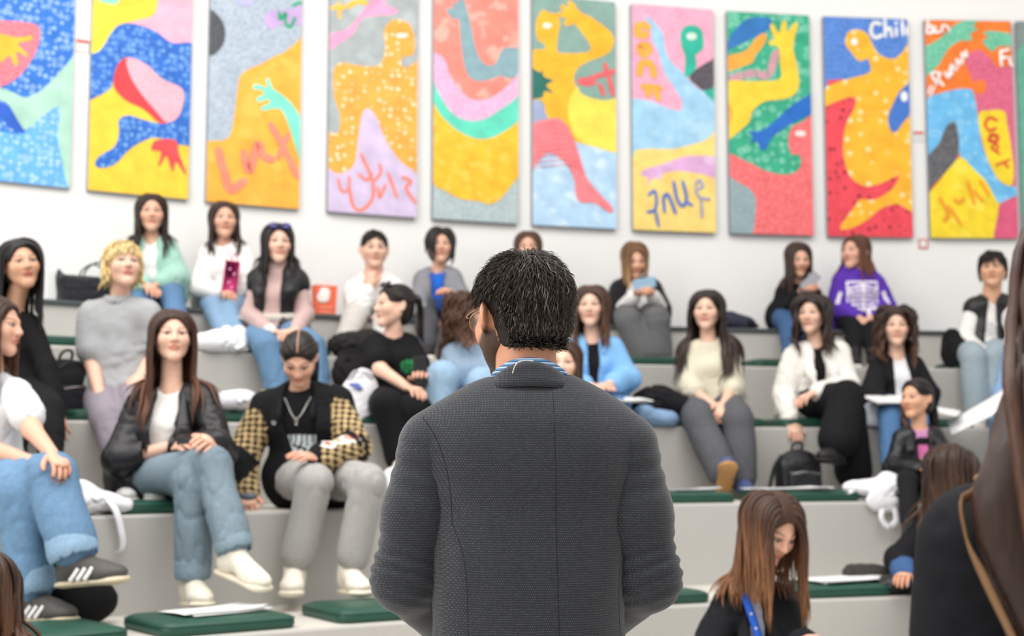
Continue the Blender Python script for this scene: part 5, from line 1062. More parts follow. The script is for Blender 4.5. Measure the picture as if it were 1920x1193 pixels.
def white_blazer_woman():
    p = setup(3, 1535, (1522, 591), dict(sl=(1480, 662), sr=(1580, 655), el=(1468, 738, -.06), er=(1590, 722, -.10), wl=(1484, 790, -.24), wr=(1526, 738, -.32), hl=(1492, 815), hr=(1500, 748), kl=(1588, 745, -.44), kr=(1590, 775, -.36), al=(1568, 838, -.58), ar=(1602, 905, -.36)), yaw=-16)
    r = new('woman in white blazer and black trousers with one leg crossed, leaning on the tier edge', p)
    body(p, r, T2_*.96, hcurl=(.4, .6)); garment(p, r, 'black_top', BLK, COTTON, .002, 0)
    o, P = garment(p, r, 'white_blazer', lin('#e4e0da'), COTTON, .026, 1.88, open_w=(.036, .022), hem=.26, wr=.010, extra=[cone(p.hl-p.side*.06+p.up*.15, p.hl-p.side*.13-p.up*.03+p.front*.03, .085, .06, k=.04)])
    for q in (-1, 1): v, c = surf([cone(p.nb+p.side*q*.062+p.up*.015, p.nb+p.side*q*.070+p.front*.155-p.up*.16, .016, .030, w=nrm(p.front+p.side*q*.4), ratio=.3), cone(p.nb+p.side*q*.070+p.front*.155-p.up*.16, p.nb+p.side*q*.03+p.front*.17-p.up*.30, .028, .008, w=nrm(p.front+p.side*q*.4), ratio=.3)], .008, 1); mesh('lapel', v, c, COTTON, o, col=np.broadcast_to(lin('#ebe7e2'), v.shape))
    trousers(p, r, lin('#151518'), COTTON, .026, .03, .045, 1.86); feet(p, r, 'flat', lin('#1c1b1b'), BLK, (-24, 4), (10, 0))
    long_hair(p, r, lin('#221816'), .40, lin('#33231d'), .02, .010, 5, curl=.006, coll=P, seed=201, n=58, vol=.010)
white_blazer_woman()
def curly_woman():
    p = setup(3, 1690, (1680, 614), dict(sl=(1640, 682), sr=(1722, 680), el=(1632, 742), er=(1742, 738, -.06), wl=(1664, 762, -.28), wr=(1704, 758, -.28), kl=(1668, 780, -.40), kr=(1725, 780, -.40), al=(1670, 880), ar=(1725, 880)), yaw=4)
    r = new('woman with big curly brown hair in black jacket over white top, papers on her lap', p)
    body(p, r, T2_); garment(p, r, 'white_top', lin('#dfe0e4'), COTTON, .004, 0)
    o, P = garment(p, r, 'black_jacket', lin('#19191c'), COTTON, .024, 1.9, open_w=(.050, .062), hem=.07, wr=.008)
    trousers(p, r, lin('#4f729c'), DENIM, .014, fade=.2); feet(p, r, 'sneaker', WHT)
    long_hair(p, r, lin('#33221b'), .38, lin('#57392a'), 0, .0, 9, curl=.012, coll=P, seed=211, n=64, vol=.012, width=.008)
curly_woman()
def hidden_denim_woman():
    p = setup(3, 1925, (1930, 588), dict(sl=(1888, 668), sr=(1975, 668), el=(1880, 740), er=(1990, 740), wl=(1878, 780, -.28), wr=(1940, 780, -.28), kl=(1878, 785, -.40), kr=(1950, 790, -.40), al=(1878, 880), ar=(1950, 880)), yaw=-10)
    r = new('woman with brown hair in blue denim, almost hidden by the dark coat, holding white papers', p)
    body(p, r, T1_); o, P = garment(p, r, 'denim_shirt', lin('#7f9fc2'), DENIM, .022, 1.9, wr=.008); trousers(p, r, lin('#7396bd'), DENIM, .016); feet(p, r, 'sneaker', WHT)
    long_hair(p, r, lin('#4a3024'), .42, None, 0, .004, coll=P, seed=221, n=44)
hidden_denim_woman()

# -- second and first tier, other side of the standing man
def peeking_woman():
    p = setup(2, 1055, (1058, 684), dict(sl=(1012, 768), sr=(1106, 766), el=(1000, 850), er=(1116, 850), wl=(1040, 890, -.3), wr=(1080, 890, -.3), kl=(1020, 920, -.4), kr=(1090, 920, -.4), al=(1020, 1060), ar=(1090, 1060)), yaw=-8)
    r = new('woman with long brown hair whose face peeks over the shoulder of the standing man', p)
    body(p, r, T2_); o, P = garment(p, r, 'dark_sweater', lin('#3a3230'), KNIT, .018); trousers(p, r, lin('#35373c'), COTTON, .014); feet(p, r, 'sneaker', WHT)
    long_hair(p, r, lin('#3d281e'), .40, None, 0, .006, coll=P, seed=231, n=44)
peeking_woman()
def leather_girl():
    p = setup(2, 1722, (1718, 747), dict(sl=(1686, 818), sr=(1762, 815), el=(1674, 878, -.06), er=(1776, 866, -.06), wl=(1728, 882, -.24), wr=(1756, 878, -.24), hl=(1750, 880), hr=(1738, 882), kl=(1702, 905, -.32), kr=(1750, 905, -.32), al=(1705, 985), ar=(1755, 985)), yaw=-34, pitch=-2, sc=.80, hs=.93, hz=.115, bust=False)
    r = new('girl in a black leather jacket over pink and black top, dark hair tied back', p)
    body(p, r, T3_*1.12, hcurl=(.6, .6))
    def tp(V):
        a, u, f = local(p, V); c = np.broadcast_to(lin('#151518'), V.shape).copy(); fr = f > 0
        c[(u > -.035)] = lin('#c68bb8'); c[(fr*(np.abs(a+.0) < .03)*(u < -.07)*(u > -.14)) > 0] = lin('#cf6fa4'); c[(fr*(np.abs(a-.012) < .036)*(u < -.14)*(u > -.235)*(np.sin(a*240+u*180) > -.3)) > 0] = lin('#c9bf9c'); return c
    garment(p, r, 'printed_top', None, COTTON, .004, 0, colf=tp, h=.008, neck=-.012)
    o, P = garment(p, r, 'leather_jacket', lin('#17171a'), LEATHER, .022, 1.9, open_w=(.045, .040), hem=.10, wr=.009, wf=30)
    for q in (-1, 1): v, c = surf([cone(p.nb+p.side*q*.058+p.up*.02, p.nb+p.side*q*.085+p.front*.115-p.up*.09, .018, .030, w=nrm(p.front+p.side*q*.4), ratio=.35)], .008, 1); mesh('lapel', v, c, LEATHER, o, col=np.broadcast_to(lin('#1d1d21'), v.shape))
    trousers(p, r, lin('#18181b'), COTTON, .014); feet(p, r, 'sneaker', BLK)
    tied_hair(p, r, lin('#1d1614'), P, tail=(0, .112, -.02), L=.22, seed=241, ntail=18)
leather_girl()
def denim_cuff_woman():
    p = setup(1, 1765, (1790, 886), dict(sl=(1738, 972), sr=(1860, 965), el=(1686, 1050, -.10), er=(1880, 1060), wl=(1702, 1082, -.30), wr=(1800, 1100, -.3), hl=(1688, 1078), kl=(1760, 1110, -.40), kr=(1840, 1110, -.40), al=(1760, 1250), ar=(1840, 1250)), yaw=112, pitch=-12, hdz=-.12)
    r = new('woman with very long dark hair and a denim cuff, mostly behind the dark coat', p)
    body(p, r, T3_*1.05, hcurl=(.8, .5))
    def cf(V):
        c = np.broadcast_to(lin('#17161a'), V.shape).copy(); d = np.linalg.norm(V-p.wl, axis=1); c[d < .125] = lin('#3d5c8a'); return c
    o, P = garment(p, r, 'dark_jacket', None, COTTON, .026, 1.86, colf=cf, wr=.008); trousers(p, r, lin('#232327'), COTTON, .014); feet(p, r, 'sneaker', BLK)
    long_hair(p, r, lin('#33221a'), .56, lin('#49301f'), 0, .008, coll=P, seed=251, n=90, vol=.014)
denim_cuff_woman()
def lanyard_woman():
    p = setup(0, 1400, (1446, 993), dict(sl=(1352, 1122), sr=(1478, 1118), el=(1322, 1240), er=(1500, 1240), wl=(1420, 1300), wr=(1510, 1205, -.40), hl=(1460, 1300), hr=(1530, 1195), kl=(1380, 1350), kr=(1470, 1350), al=(1380, 1550), ar=(1470, 1550)), yaw=38, pitch=-32, roll=8, hdz=-.16, ground=False, hs=1.07)
    r = new('woman in black blazer with blue lanyard bowing her head, long straight brown hair', p)
    body(p, r, T1_, h=.010); garment(p, r, 'white_blouse', lin('#c9cde0'), COTTON, .004, 0)
    o, P = garment(p, r, 'blazer', lin('#17171b'), COTTON, .026, 1.9, open_w=(.030, .035), hem=.08, wr=.008)
    for q in (-1, 1): v, c = surf([cone(p.nb+p.side*q*.060+p.up*.01, p.nb+p.side*q*.070+p.front*.155-p.up*.18, .016, .032, w=nrm(p.front+p.side*q*.4), ratio=.3)], .008, 1); mesh('lapel', v, c, COTTON, o, col=np.broadcast_to(lin('#1b1b1f'), v.shape))
    trousers(p, r, lin('#1b1b1f'), COTTON, .014)
    la = bez([p.nb-p.side*.055+p.front*.08, p.nb-p.side*.02+p.front*.15-p.up*.14, p.nb+p.side*.01+p.front*.18-p.up*.30], 12)
    T = np.broadcast_to(p.front, (1, 12, 3)); v, c = tubes(la[None], np.full((1, 12), .016), 6, T, .15); l = mesh('lanyard', v, c, flat_mat('blue ribbon', lin('#1d59c4'), .6), r)
    for i in range(3, 11, 2): v, c = surf([ell(la[i]+p.front*.004, (.006, .003, .006))], .0025, 1); mesh('printed_mark', v, c, flat_mat('white print', (.8, .8, .8), .6), l)
    long_hair(p, r, lin('#40281c'), .46, lin('#7a5236'), -.012, .006, coll=P, seed=261, n=130, vol=.011, width=.0085, lvar=.06)
lanyard_woman()
def corner_person():
    p = setup(0, -30, (-30, 1120), dict(sl=(-100, 1220), sr=(40, 1220), el=(-110, 1330), er=(60, 1330), wl=(-60, 1400), wr=(20, 1400), kl=(-60, 1420), kr=(20, 1420), al=(-60, 1600), ar=(20, 1600)), yaw=150, ground=False)
    r = new('person with brown hair barely entering the lower corner of the view', p)
    body(p, r, T1_); o, P = garment(p, r, 'dark_coat', lin('#1b1a1d'), COTTON, .024, 1.9); trousers(p, r, BLK, COTTON, .014)
    long_hair(p, r, lin('#3a251a'), .40, lin('#5a3b27'), 0, .010, 3, coll=P, seed=271, n=50, vol=.004)
corner_person()
# ------------------------------------------------------------------ the standing man, seen from behind, in focus
from mathutils.bvhtree import BVHTree
from mathutils import Vector
def suit_mat():
    t = NT('grey wool suiting'); sep = t.new('ShaderNodeSeparateXYZ'); t.link(t.coord(), sep.inputs[0])
    wob = t.math('MULTIPLY', t.math('SUBTRACT', t.noise(22, 2), .5), .0035)
    z = t.math('ADD', sep.outputs[2], wob); hx = t.math('ADD', sep.outputs[0], t.math('MULTIPLY', sep.outputs[1], .6))
    row = t.math('MULTIPLY', z, 1/.0044); fl = t.math('FLOOR', row); fr = t.math('FRACT', row)
    par = t.math('MULTIPLY', t.math('MODULO', t.math('ABSOLUTE', fl), 2.), .5)
    col = t.math('FRACT', t.math('ADD', t.math('MULTIPLY', hx, 1/.0041), par))
    a = t.math('LESS_THAN', t.math('ABSOLUTE', t.math('SUBTRACT', fr, .5)), .21); b = t.math('LESS_THAN', t.math('ABSOLUTE', t.math('SUBTRACT', col, .5)), .30)
    dot = t.math('MULTIPLY', t.math('MULTIPLY', a, b), t.ramp(t.noise(180, 3), [(.35, (.25,)*3), (.65, (1,)*3)]))
    line = t.math('LESS_THAN', t.math('ABSOLUTE', t.math('SUBTRACT', fr, .5)), .30)
    base = t.ramp(t.noise(700, 4), [(.3, lin('#1e2127')), (.7, lin('#2f333b'))])
    base = t.mix(t.math('MULTIPLY', line, .35), base, lin('#2a2c31')); base = t.mix(t.math('MULTIPLY', dot, .27), base, lin('#85868b'))
    t.base(base); t.bump(t.math('ADD', dot, t.noise(900, 2)), .35, .0008); t.set(Roughness=.9); t.b.inputs['Sheen Weight'].default_value = .25; t.b.inputs['Sheen Roughness'].default_value = .5; t.b.inputs['Specular IOR Level'].default_value = .2
    return t.m
SUIT = suit_mat()
def standing_man():
    D = 2.67
    p = setup(0, 988, (976, 598), dict(sl=(1196, 838, 0), sr=(782, 836, 0), el=(1222, 1092, .0), er=(754, 1092, .0), wl=(1130, 1165, .20), wr=(842, 1182, .20), hl=(1040, 1150, .30), hr=(940, 1170, .30), kl=(1075, 1740, 0), kr=(900, 1740, 0), al=(1080, 2140, .02), ar=(890, 2140, .02)), yaw=205, pitch=-3, male=True, ground=False, d0=D, z0=.94, hdz=.045, hs=.985)
    for a, x in ((('hl', 'kl', 'al'), .10), (('hr', 'kr', 'ar'), -.10)):
        setattr(p, a[0], np.array([p.hip[0]+x, D, .90])); setattr(p, a[1], np.array([p.hip[0]+x*1.05, D+.01, .50])); setattr(p, a[2], np.array([p.hip[0]+x*1.1, D, .095]))
    r = empty('person', (p.hip[0], D, 0), 'man with short dark greying hair and glasses, back turned, in a grey blazer', 'person')
    body(p, r, lin('#d59a7c'), beard=.9, brow=lin('#1f1815'), h=.009, hcurl=(.7, .7))
    # ---- jacket back
    P = [cone(px(996, 895, D), px(990, 1065, D), .188, .166, k=.04, w=(0, 1, 0), ratio=.66), cone(px(990, 1065, D), px(990, 1330, D+.01), .166, .188, k=.05, w=(0, 1, 0), ratio=.70),
         ell(px(990, 838, D+.0), (.200, .118, .115), k=.05)]
    for x0, y0, x1, y1 in ((948, 763, 800, 827), (1040, 763, 1180, 829)): P.append(cone(px(x0, y0, D+.01), px(x1, y1, D), .052, .050, k=.05))
    P.append(ell(px(993, 690, D+.008), (.074, .078, .085), k=.004, sub=True))
    V, Q = surf(P, .0065, 3)
    def folds(V, seed, amp=.0035):
        n = vnorm(V, Q_); x, z = V[:, 0], V[:, 2]
        return V+n*(amp*(.7*waves(V, seed, 16)+.5*waves(V*np.array([1, 1, .45]), seed+2, 42)))[:, None]
    Q_ = Q; V = folds(V, 3, .0032)
    # soft drag folds from the armholes towards the waist
    n = vnorm(V, Q)
    for (xa, ya, xb, yb, wd, am) in ((848, 955, 880, 1130, .020, .006), (1165, 980, 1140, 1140, .020, .006), (835, 900, 950, 1010, .016, .0035), (1180, 930, 1070, 1040, .016, .0035), (900, 760, 1000, 800, .02, .003), (1080, 765, 990, 805, .02, .003)):
        a, b = px(xa, ya, D-.12), px(xb, yb, D-.12); ba = (b-a)[[0, 2]]; w = V[:, [0, 2]]-a[[0, 2]]; t = np.clip((w@ba)/(ba@ba), 0, 1); d = np.linalg.norm(w-t[:, None]*ba, axis=1)
        V = V-n*(am*np.exp(-(d/wd)**2)*np.sin(t*3.14)*(V[:, 1] < D))[:, None]
    j = mesh('blazer', V, Q, SUIT, r)
    BV = BVHTree.FromPolygons(V.tolist(), Q.tolist())
    SEAM = flat_mat('dark seam thread', lin('#1b1c20'), .9, bump=0)
    def onto(pts, bvh, lift=.0005, rad=.0011, name='seam', par=j, mat=SEAM):
        out = []
        for x, y in bez(pts, 40):
            d = ray(x, y); h = bvh.ray_cast(Vector(CAM), Vector(nrm(d)))
            if h[0] is not None: out.append(np.array(h[0])+np.array(h[1])*lift)
        if len(out) > 3:
            o = np.array(out); o[1:-1] = (o[:-2]+o[1:-1]*2+o[2:])/4
            v, q = tubes(o[None], np.full((1, len(o)), rad), 5, np.broadcast_to([0, -1., 0], (1, len(o), 3))); mesh(name, v, q, mat, par)
    onto([(1036, 735), (1040, 800), (1042, 900), (1043, 1000), (1046, 1100), (1049, 1205)], BV)
    onto([(850, 985), (868, 1040), (876, 1110), (878, 1205)], BV); onto([(1168, 1015), (1160, 1100), (1163, 1205)], BV)
    # ---- sleeves
    for nm, sh, e, w in (('l', px(1168, 842, D), px(1217, 1086, D+.0), p.wl), ('r', px(812, 840, D), px(759, 1086, D+.0), p.wr)):
        sg = 1 if nm == 'l' else -1
        mid = (sh+e)/2+np.array([sg*.003, -.006, 0])
        P = [cone(sh, mid, .066, .062, k=.03), cone(mid, e, .062, .056, k=.03), cone(e, w, .057, .046, k=.03), ell(sh+np.array([-sg*.012, .0, .006]), (.058, .064, .060), k=.03)]
        Vs, Qs = surf(P, .006, 3); Q_ = Qs; Vs = folds(Vs, 21 if sg > 0 else 33, .0028)
        ba = e-sh; t = ((Vs-sh)@ba)/(ba@ba); nn = vnorm(Vs, Qs)
        s2 = waves(Vs, 5+sg, 20); Vs = Vs+nn*(.0030*np.exp(-((t-.90)/.22)**2)*np.sin(t*58+s2*1.3+Vs[:, 0]*30*sg)+.0022*np.exp(-((t-.22)/.15)**2)*np.sin(t*40+s2))[:, None]
        sl = mesh('sleeve', Vs, Qs, SUIT, j)
        BS = BVHTree.FromPolygons(Vs.tolist(), Qs.tolist())
        # armhole seam
        A = [(793, 783), (818, 822), (836, 875), (845, 930), (848, 985)] if sg < 0 else [(1203, 792), (1206, 840), (1196, 900), (1180, 950), (1168, 1015)]
        onto(A, BV, lift=.0008, rad=.0016)
        # cuff buttons
        f = nrm(w-e)
        for i in range(3): v, q = surf([ell(w-f*(.02+.018*i)+np.array([0, -.047, 0]), (.007, .003, .007))], .0025, 1); mesh('button', v, q, SEAM, sl)
    # ---- lapels at the far side, collar, shirt collar
    nk = px(993, 712, D+.012)
    def band(name, prof, mat, par, a0, a1, tilt, drop, n=46):
        th = np.linspace(R2(a0), R2(a1), n); V = []
        for t in th:
            k = abs(math.sin(t)); front = np.clip(-math.cos(t), -1, 1)
            for rr, z in prof: V.append(nk+np.array([rr*1.06*math.sin(t), -rr*.98*math.cos(t), z-drop*(k**2.2)*(.35+.65*(z-prof[-1][1])/.04)-tilt*max(0, front)]))
        m = len(prof); i = (np.arange(n-1)[:, None]*m+np.arange(m-1)).ravel(); q = np.stack([i, i+m, i+m+1, i+1], 1)
        o = mesh(name, np.array(V), q, mat, par); md = o.modifiers.new('thickness', 'SOLIDIFY'); md.thickness = .0022; md.offset = 0
        return o
    band('collar', [(.066, -.012), (.067, .010), (.070, .026), (.0745, .0285), (.081, .019), (.091, .000), (.099, -.016)], SUIT, j, -128, 128, .10, .036)
    t = NT('striped blue shirting'); sp = t.new('ShaderNodeSeparateXYZ'); t.link(t.coord(), sp.inputs[0]); cc = t.ramp(t.math('FRACT', t.math('MULTIPLY', sp.outputs[2], 1/.0075)), [(0, lin('#5f8fc0')), (.35, lin('#5f8fc0')), (.42, lin('#c9d9ea')), (.62, lin('#c9d9ea')), (.7, lin('#39618f'))]); t.base(cc); t.set(Roughness=.8)
    sh = band('shirt_collar', [(.0615, -.02), (.0605, .018), (.0605, .0355), (.0635, .037), (.0665, .030), (.069, .012)], t.m, r, -140, 140, .06, .030)
    v, q = tubes(bez([px(961, 700, D-.072), px(965, 688, D-.075), px(972, 679, D-.076), px(985, 676, D-.075), px(1000, 677, D-.073)], 14)[None], np.full((1, 14), .0011), 5); mesh('loose_thread', v, q, flat_mat('pale thread', lin('#d8d4c4'), .8, bump=0), sh)
    for sg in (-1, 1):
        v, q = surf([cone(p.nb+np.array([sg*.06, .09, -.03]), p.nb+np.array([sg*.075, .16, -.22]), .020, .042, w=(sg*.3, 1, 0), ratio=.25, k=.01), cone(p.nb+np.array([sg*.075, .16, -.22]), p.nb+np.array([sg*.01, .185, -.45]), .040, .008, w=(sg*.3, 1, 0), ratio=.25, k=.01)], .008, 1); mesh('lapel', v, q, SUIT, j)
    trousers(p, r, lin('#24252a'), COTTON, .018, .01, .018); feet(p, r, 'flat', lin('#201915'), BLK, (200, 0), (160, 0))
    # ---- hair: dense short strands, curly on top, greying at the sides
    def hc_(R0, per):
        rs = np.random.RandomState(8); n = len(R0); v = rs.uniform(.6, 1.5, n); c = lin('#2a211c')[None]*v[:, None]
        side = np.clip((.045-R0[:, 2])/.05, 0, 1)*np.clip((np.abs(R0[:, 0])-.02)/.04, .25, 1); g = rs.rand(n) < (.12+.34*side); c[g] = lin('#77706a')*v[g][:, None]*.75
        return np.repeat(c, per, 0)
    short_hair(p, r, lin('#1e1815'), .044, 12500, 5, None, low=-.060, ear=True, lmin=.10, width=.00115, var=(.5, 1.5), fade=True, cap=.004, lift=.38, layer=.014, curl=.0048, sides=3, colf=hc_)
    g = empty('eyeglasses', p.hc, 'thin metal-framed glasses worn by the standing man', 'glasses')
    GM = flat_mat('gold wire', lin('#b08a6a'), .25, bump=0, metal=1.); T = lambda v: p.hc+p.Rh@(np.array(v)*p.hs)
    for q in (-1, 1):
        v, f = tubes(bez([T((q*.0765, .018, .022)), T((q*.0775, -.02, .020)), T((q*.073, -.085, .014)), T((q*.062, -.102, .012))], 14)[None], np.full((1, 14), .0014), 6); mesh('temple_arm', v, f, GM, g)
        th = np.linspace(0, 6.2832, 25); ring = np.array([T((q*.034+.0265*math.cos(a), -.106+.006*abs(math.cos(a))*(q*math.cos(a) > 0), .004+.022*math.sin(a))) for a in th])
        v, f = tubes(ring[None], np.full((1, 25), .0012), 6, np.broadcast_to(p.Rh@np.array([0, -1., 0]), (1, 25, 3))); mesh('rim', v, f, GM, g)
        gl = _m.get('lens') or NT('lens').m
        if 'lens' not in _m:
            _m['lens'] = gl; b = gl.node_tree.nodes['Principled BSDF']; b.inputs['Alpha'].default_value = .12; b.inputs['Roughness'].default_value = .03; b.inputs['Base Color'].default_value = (.8, .85, .9, 1)
        mesh('lens', ring[:-1], [list(range(24))], gl, g, smooth=False)
    v, f = tubes(bez([T((-.008, -.106, .008)), T((0, -.109, .012)), T((.008, -.106, .008))], 7)[None], np.full((1, 7), .0012), 6); mesh('bridge', v, f, GM, g)
    return p
standing_man()
# ------------------------------------------------------------------ the near woman in the dark coat
def near_woman():
    D = 1.72
    p = setup(0, 2030, (2058, 606), dict(sl=(2318, 995, 0), sr=(1800, 995, 0), el=(2340, 1430, .0), er=(1808, 1432, .0), wl=(2330, 1790, .02), wr=(1825, 1790, .02), kl=(2100, 1700, 0), kr=(1950, 1700, 0), al=(2100, 2200, 0), ar=(1950, 2200, 0)), yaw=195, ground=False, d0=D, z0=.90, hdz=.02)
    for a, x in ((('hl', 'kl', 'al'), .09), (('hr', 'kr', 'ar'), -.09)):
        setattr(p, a[0], np.array([p.hip[0]+x, D, .86])); setattr(p, a[1], np.array([p.hip[0]+x, D+.01, .48])); setattr(p, a[2], np.array([p.hip[0]+x, D, .095]))
    r = empty('person', (p.hip[0], D, 0), 'near woman in a black coat, her back turned, brown hair hanging very long', 'person')
    body(p, r, T2_, h=.010); o, P = garment(p, r, 'black_coat', lin('#101116'), COTTON, .036, 1.9, hem=.3, wr=.006, h=.010)
    trousers(p, r, lin('#16161a'), COTTON, .016); feet(p, r, 'flat', BLK, BLK, (180, 0), (180, 0))
    mass = [cone(px(2062, 640, D-.05), px(2070, 840, D-.09), .095, .125, w=(0, 1, 0), ratio=.42, k=.03), cone(px(2070, 840, D-.09), px(2080, 970, D-.125), .125, .150, w=(0, 1, 0), ratio=.28, k=.03), cone(px(2080, 970, D-.125), px(2085, 1290, D-.125), .150, .088, w=(0, 1, 0), ratio=.28, k=.03)]
    long_hair(p, r, lin('#33201a'), .68, lin('#452c20'), .0, .003, 2, coll=P, seed=301, n=340, vol=.018, width=.0075, lvar=.1, face_open=40, back_fall=True, mass=mass, xlim=.175)
    b = empty('shoulder_bag', p.hip, 'tan thin-strapped bag worn over the shoulder of the near woman in the dark coat', 'bag')
    s = [px(1850, 838, D+.10), px(1829, 853, D-.02), px(1815, 899, D-.085), px(1819, 955, D-.12), px(1838, 1011, D-.125), px(1861, 1080, D-.13), px(1894, 1173, D-.13), px(1935, 1300, D-.13), px(1980, 1420, D-.13)]
    c = bez(s, 40); cl = P+mass
    for _ in range(3):
        d = field(cl, c); G = np.stack([field(cl, c+np.eye(3)[a]*.003)-d for a in range(3)], 1)/.003; c = c+G*(.006-d)[:, None]
    v, q = tubes(c[None], np.full((1, 40), .0075), 6, G[None]/(np.linalg.norm(G, axis=1)[:, None]+1e-9), .3); mesh('strap', v, q, flat_mat('tan leather', lin('#7a5a3c'), .5), b)
    v, q = bx(c[-1]+np.array([.05, -.05, -.12]), (.12, .045, .09), None, .02); mesh('bag_body', v, q, flat_mat('tan leather', lin('#7a5a3c'), .5), b)
near_woman()
# ------------------------------------------------------------------ cushions, bags, papers
for k, x, lb in ((1, 78, 'dark green cushion at the lowest visible tier, beside the striped sneakers'), (1, 402, 'dark green cushion with white papers on it, under the light jeans legs'), (1, 716, 'dark green cushion beside the white sneakers of the sweatpants woman'), (1, 1190, 'dark green cushion behind the elbow of the standing man'), (1, 1530, 'dark green cushion with open white papers, behind the lanyard woman'), (1, 1770, 'dark green cushion under the woman with the denim cuff'),
                 (2, 305, 'dark green cushion under the black leather jacket woman'), (2, -20, 'dark green cushion under the profile woman in white tee'), (2, 1258, 'dark green cushion below the charcoal trousers, papers lying on it'), (2, 1490, 'dark green cushion below the black backpack, papers lying on it'), (2, 1722, 'dark green cushion under the girl in leather jacket'), (2, 1055, 'dark green cushion under the woman peeking over the shoulder'),
                 (3, 215, 'dark green cushion under the blond person'), (3, 455, 'dark green cushion holding a white tote, behind the checked bomber'), (3, 735, 'dark green cushion under the woman in black tee'), (3, 1110, 'dark green cushion under the light blue shirt woman'), (3, 1330, 'dark green cushion under the cream sweater woman'), (3, 1520, 'dark green cushion under the white blazer woman'), (3, 1720, 'dark green cushion under the curly-haired woman'),
                 (4, 95, 'dark green cushion on the row behind the black-haired woman'), (4, 515, 'dark green cushion under the puffer vest woman'), (4, 1225, 'dark green cushion under the shoes of the phone woman in white blouse'), (4, 1468, 'dark green cushion on the empty stretch beside the purple hoodie'), (4, 1845, 'dark green cushion under the young man in vest')):
    cushion(k, x, lb)
def on(k, x, back, dz=0.):
    q = px(x, 700, dep(x, RAD[k]+back)); q[2] = TZ[k]+dz; return q
def facing(q): return math.atan2(q[1]-HC[1], q[0]-HC[0])-math.pi/2      # rotation that turns local -Y to the hall centre
PAPER = flat_mat('white paper', (.80, .80, .80), .7, .02, bump=0)
def papers(q, label, rot=0., n=3, w=.21, l=.297, seed=1, sl=0., roll=0., curl=.012):
    rt = empty('paper_sheets', q, label, 'papers', None); rs = np.random.RandomState(seed)
    R = rz(facing(q)+rot)@rx(sl)@ry(roll)
    for i in range(n):
        a = rs.uniform(-.12, .12); dx, dy = rs.uniform(-.02, .02, 2); c = rs.uniform(.4, 1)*curl
        f = lambda u, v: np.stack([(u-.5)*l+dx, (v-.5)*w+dy, .0028*i+.003+c*((u-.5)*2)**2*(u > .5)+.004*np.sin(v*3+i)], -1)
        V, Q = fold(0, 0, 14, 8, f); V = V@rz(a).T@R.T+q; o = mesh('sheet', V, Q, PAPER, rt); m = o.modifiers.new('thickness', 'SOLIDIFY'); m.thickness = .001
    return rt
papers(on(1, 410, .24, .060), 'white papers lying on the green cushion under the light jeans legs', .15, 3, .22, .34, 1)
papers(on(2, 1290, .20, .058), 'white papers on the green cushion beside the tan shoe sole', .1, 3, .2, .28, 2)
papers(on(2, 1470, .18, .058), 'white papers spread on the green cushion in front of the black backpack', -.05, 4, .22, .42, 3)
papers(on(1, 1568, .22, .060), 'open white papers on the green cushion behind the lanyard woman', .12, 4, .26, .40, 4)
def lap(x, y, d, **k): return px(x, y, d)
papers(px(1150, 752, dep(1150, RAD[3]-.12)), 'white papers on the lap of the light blue shirt woman', .0, 4, .24, .34, 5, .12)
papers(px(1672, 752, dep(1672, RAD[3]-.10)), 'white papers on the lap of the curly-haired woman', .0, 4, .2, .26, 6, .25)
papers(px(1752, 768, dep(1752, RAD[3]-.15)), 'loose white sheet beside the head of the girl in leather jacket', -.5, 2, .2, .26, 7, .2, .25)
papers(px(1842, 775, dep(1842, RAD[3]-.30)), 'white sheets held low and slanting beside the dark coat', -.2, 3, .17, .36, 8, .5, -.55)
papers(on(4, 378, .16, .02), 'pale leaflets on the tier beside the white tote bag', .5, 2, .16, .22, 9, .0, 0., .05)
def cloth_heap(name, label, cat, q, blobs, col, mat=COTTON, wr=.012, seed=1, straps=(), group=None, h=.010, prints=(), scol=None):
    """soft heap of cloth made of overlapping folds; blobs: (dx, dy, dz, rx, ry, rz) in the frame of the tier"""
    R = rz(facing(q)); P = [ell(q+R@np.array(b[:3]), b[3:6], R@rz(b[6] if len(b) > 6 else 0)@ry(b[7] if len(b) > 7 else 0), k=.03) for b in blobs]
    P.append(box(q-np.array([0, 0, .2]), (1, 1, .2), sub=True, k=.005)) if not any(s == 'hang' for s in prints) else None
    V, Q = surf(P, h, 1); V = crease(V, Q, wr, 70, seed); V[:, 2] = np.maximum(V[:, 2], q[2]+.0005) if 'hang' not in prints else V[:, 2]
    rt = empty(name, q, label, cat, group); mesh('cloth_body' if cat != 'backpack' else 'bag_body', V, Q, mat, rt, col=np.broadcast_to(col, V.shape))
    for s in straps:
        c = bez([q+R@np.array(t) for t in s], 24); T = np.gradient(c, axis=0); out = np.cross(T, R@np.array([1., 0, .2])); out /= np.linalg.norm(out, axis=1)[:, None]+1e-9
        v, f = tubes(c[None], np.full((1, 24), .016), 6, out[None], .16); mesh('strap', v, f, mat, rt, col=np.broadcast_to(col if scol is None else scol, v.shape))
    return rt, R
WT = lin('#e6e6ea')
cloth_heap('tote_bag', 'white tote bag crumpled beside the black leather jacket, its strap hanging over the edge', 'bag', on(2, 172, .10), [(-.06, .0, .06, .10, .09, .055), (.02, -.01, .05, .10, .09, .05, .3), (.09, -.03, .045, .09, .06, .03, -.2, .2), (-.1, .02, .1, .05, .06, .05), (-.02, -.03, .10, .06, .04, .03, .4, .5)], WT, wr=.014, seed=3,
           straps=[[(.03, -.06, .09), (.06, -.13, .03), (.085, -.145, -.06), (.095, -.14, -.13), (.07, -.125, -.15)], [(-.05, -.05, .10), (.0, -.1, .07), (.04, -.08, .05)]])
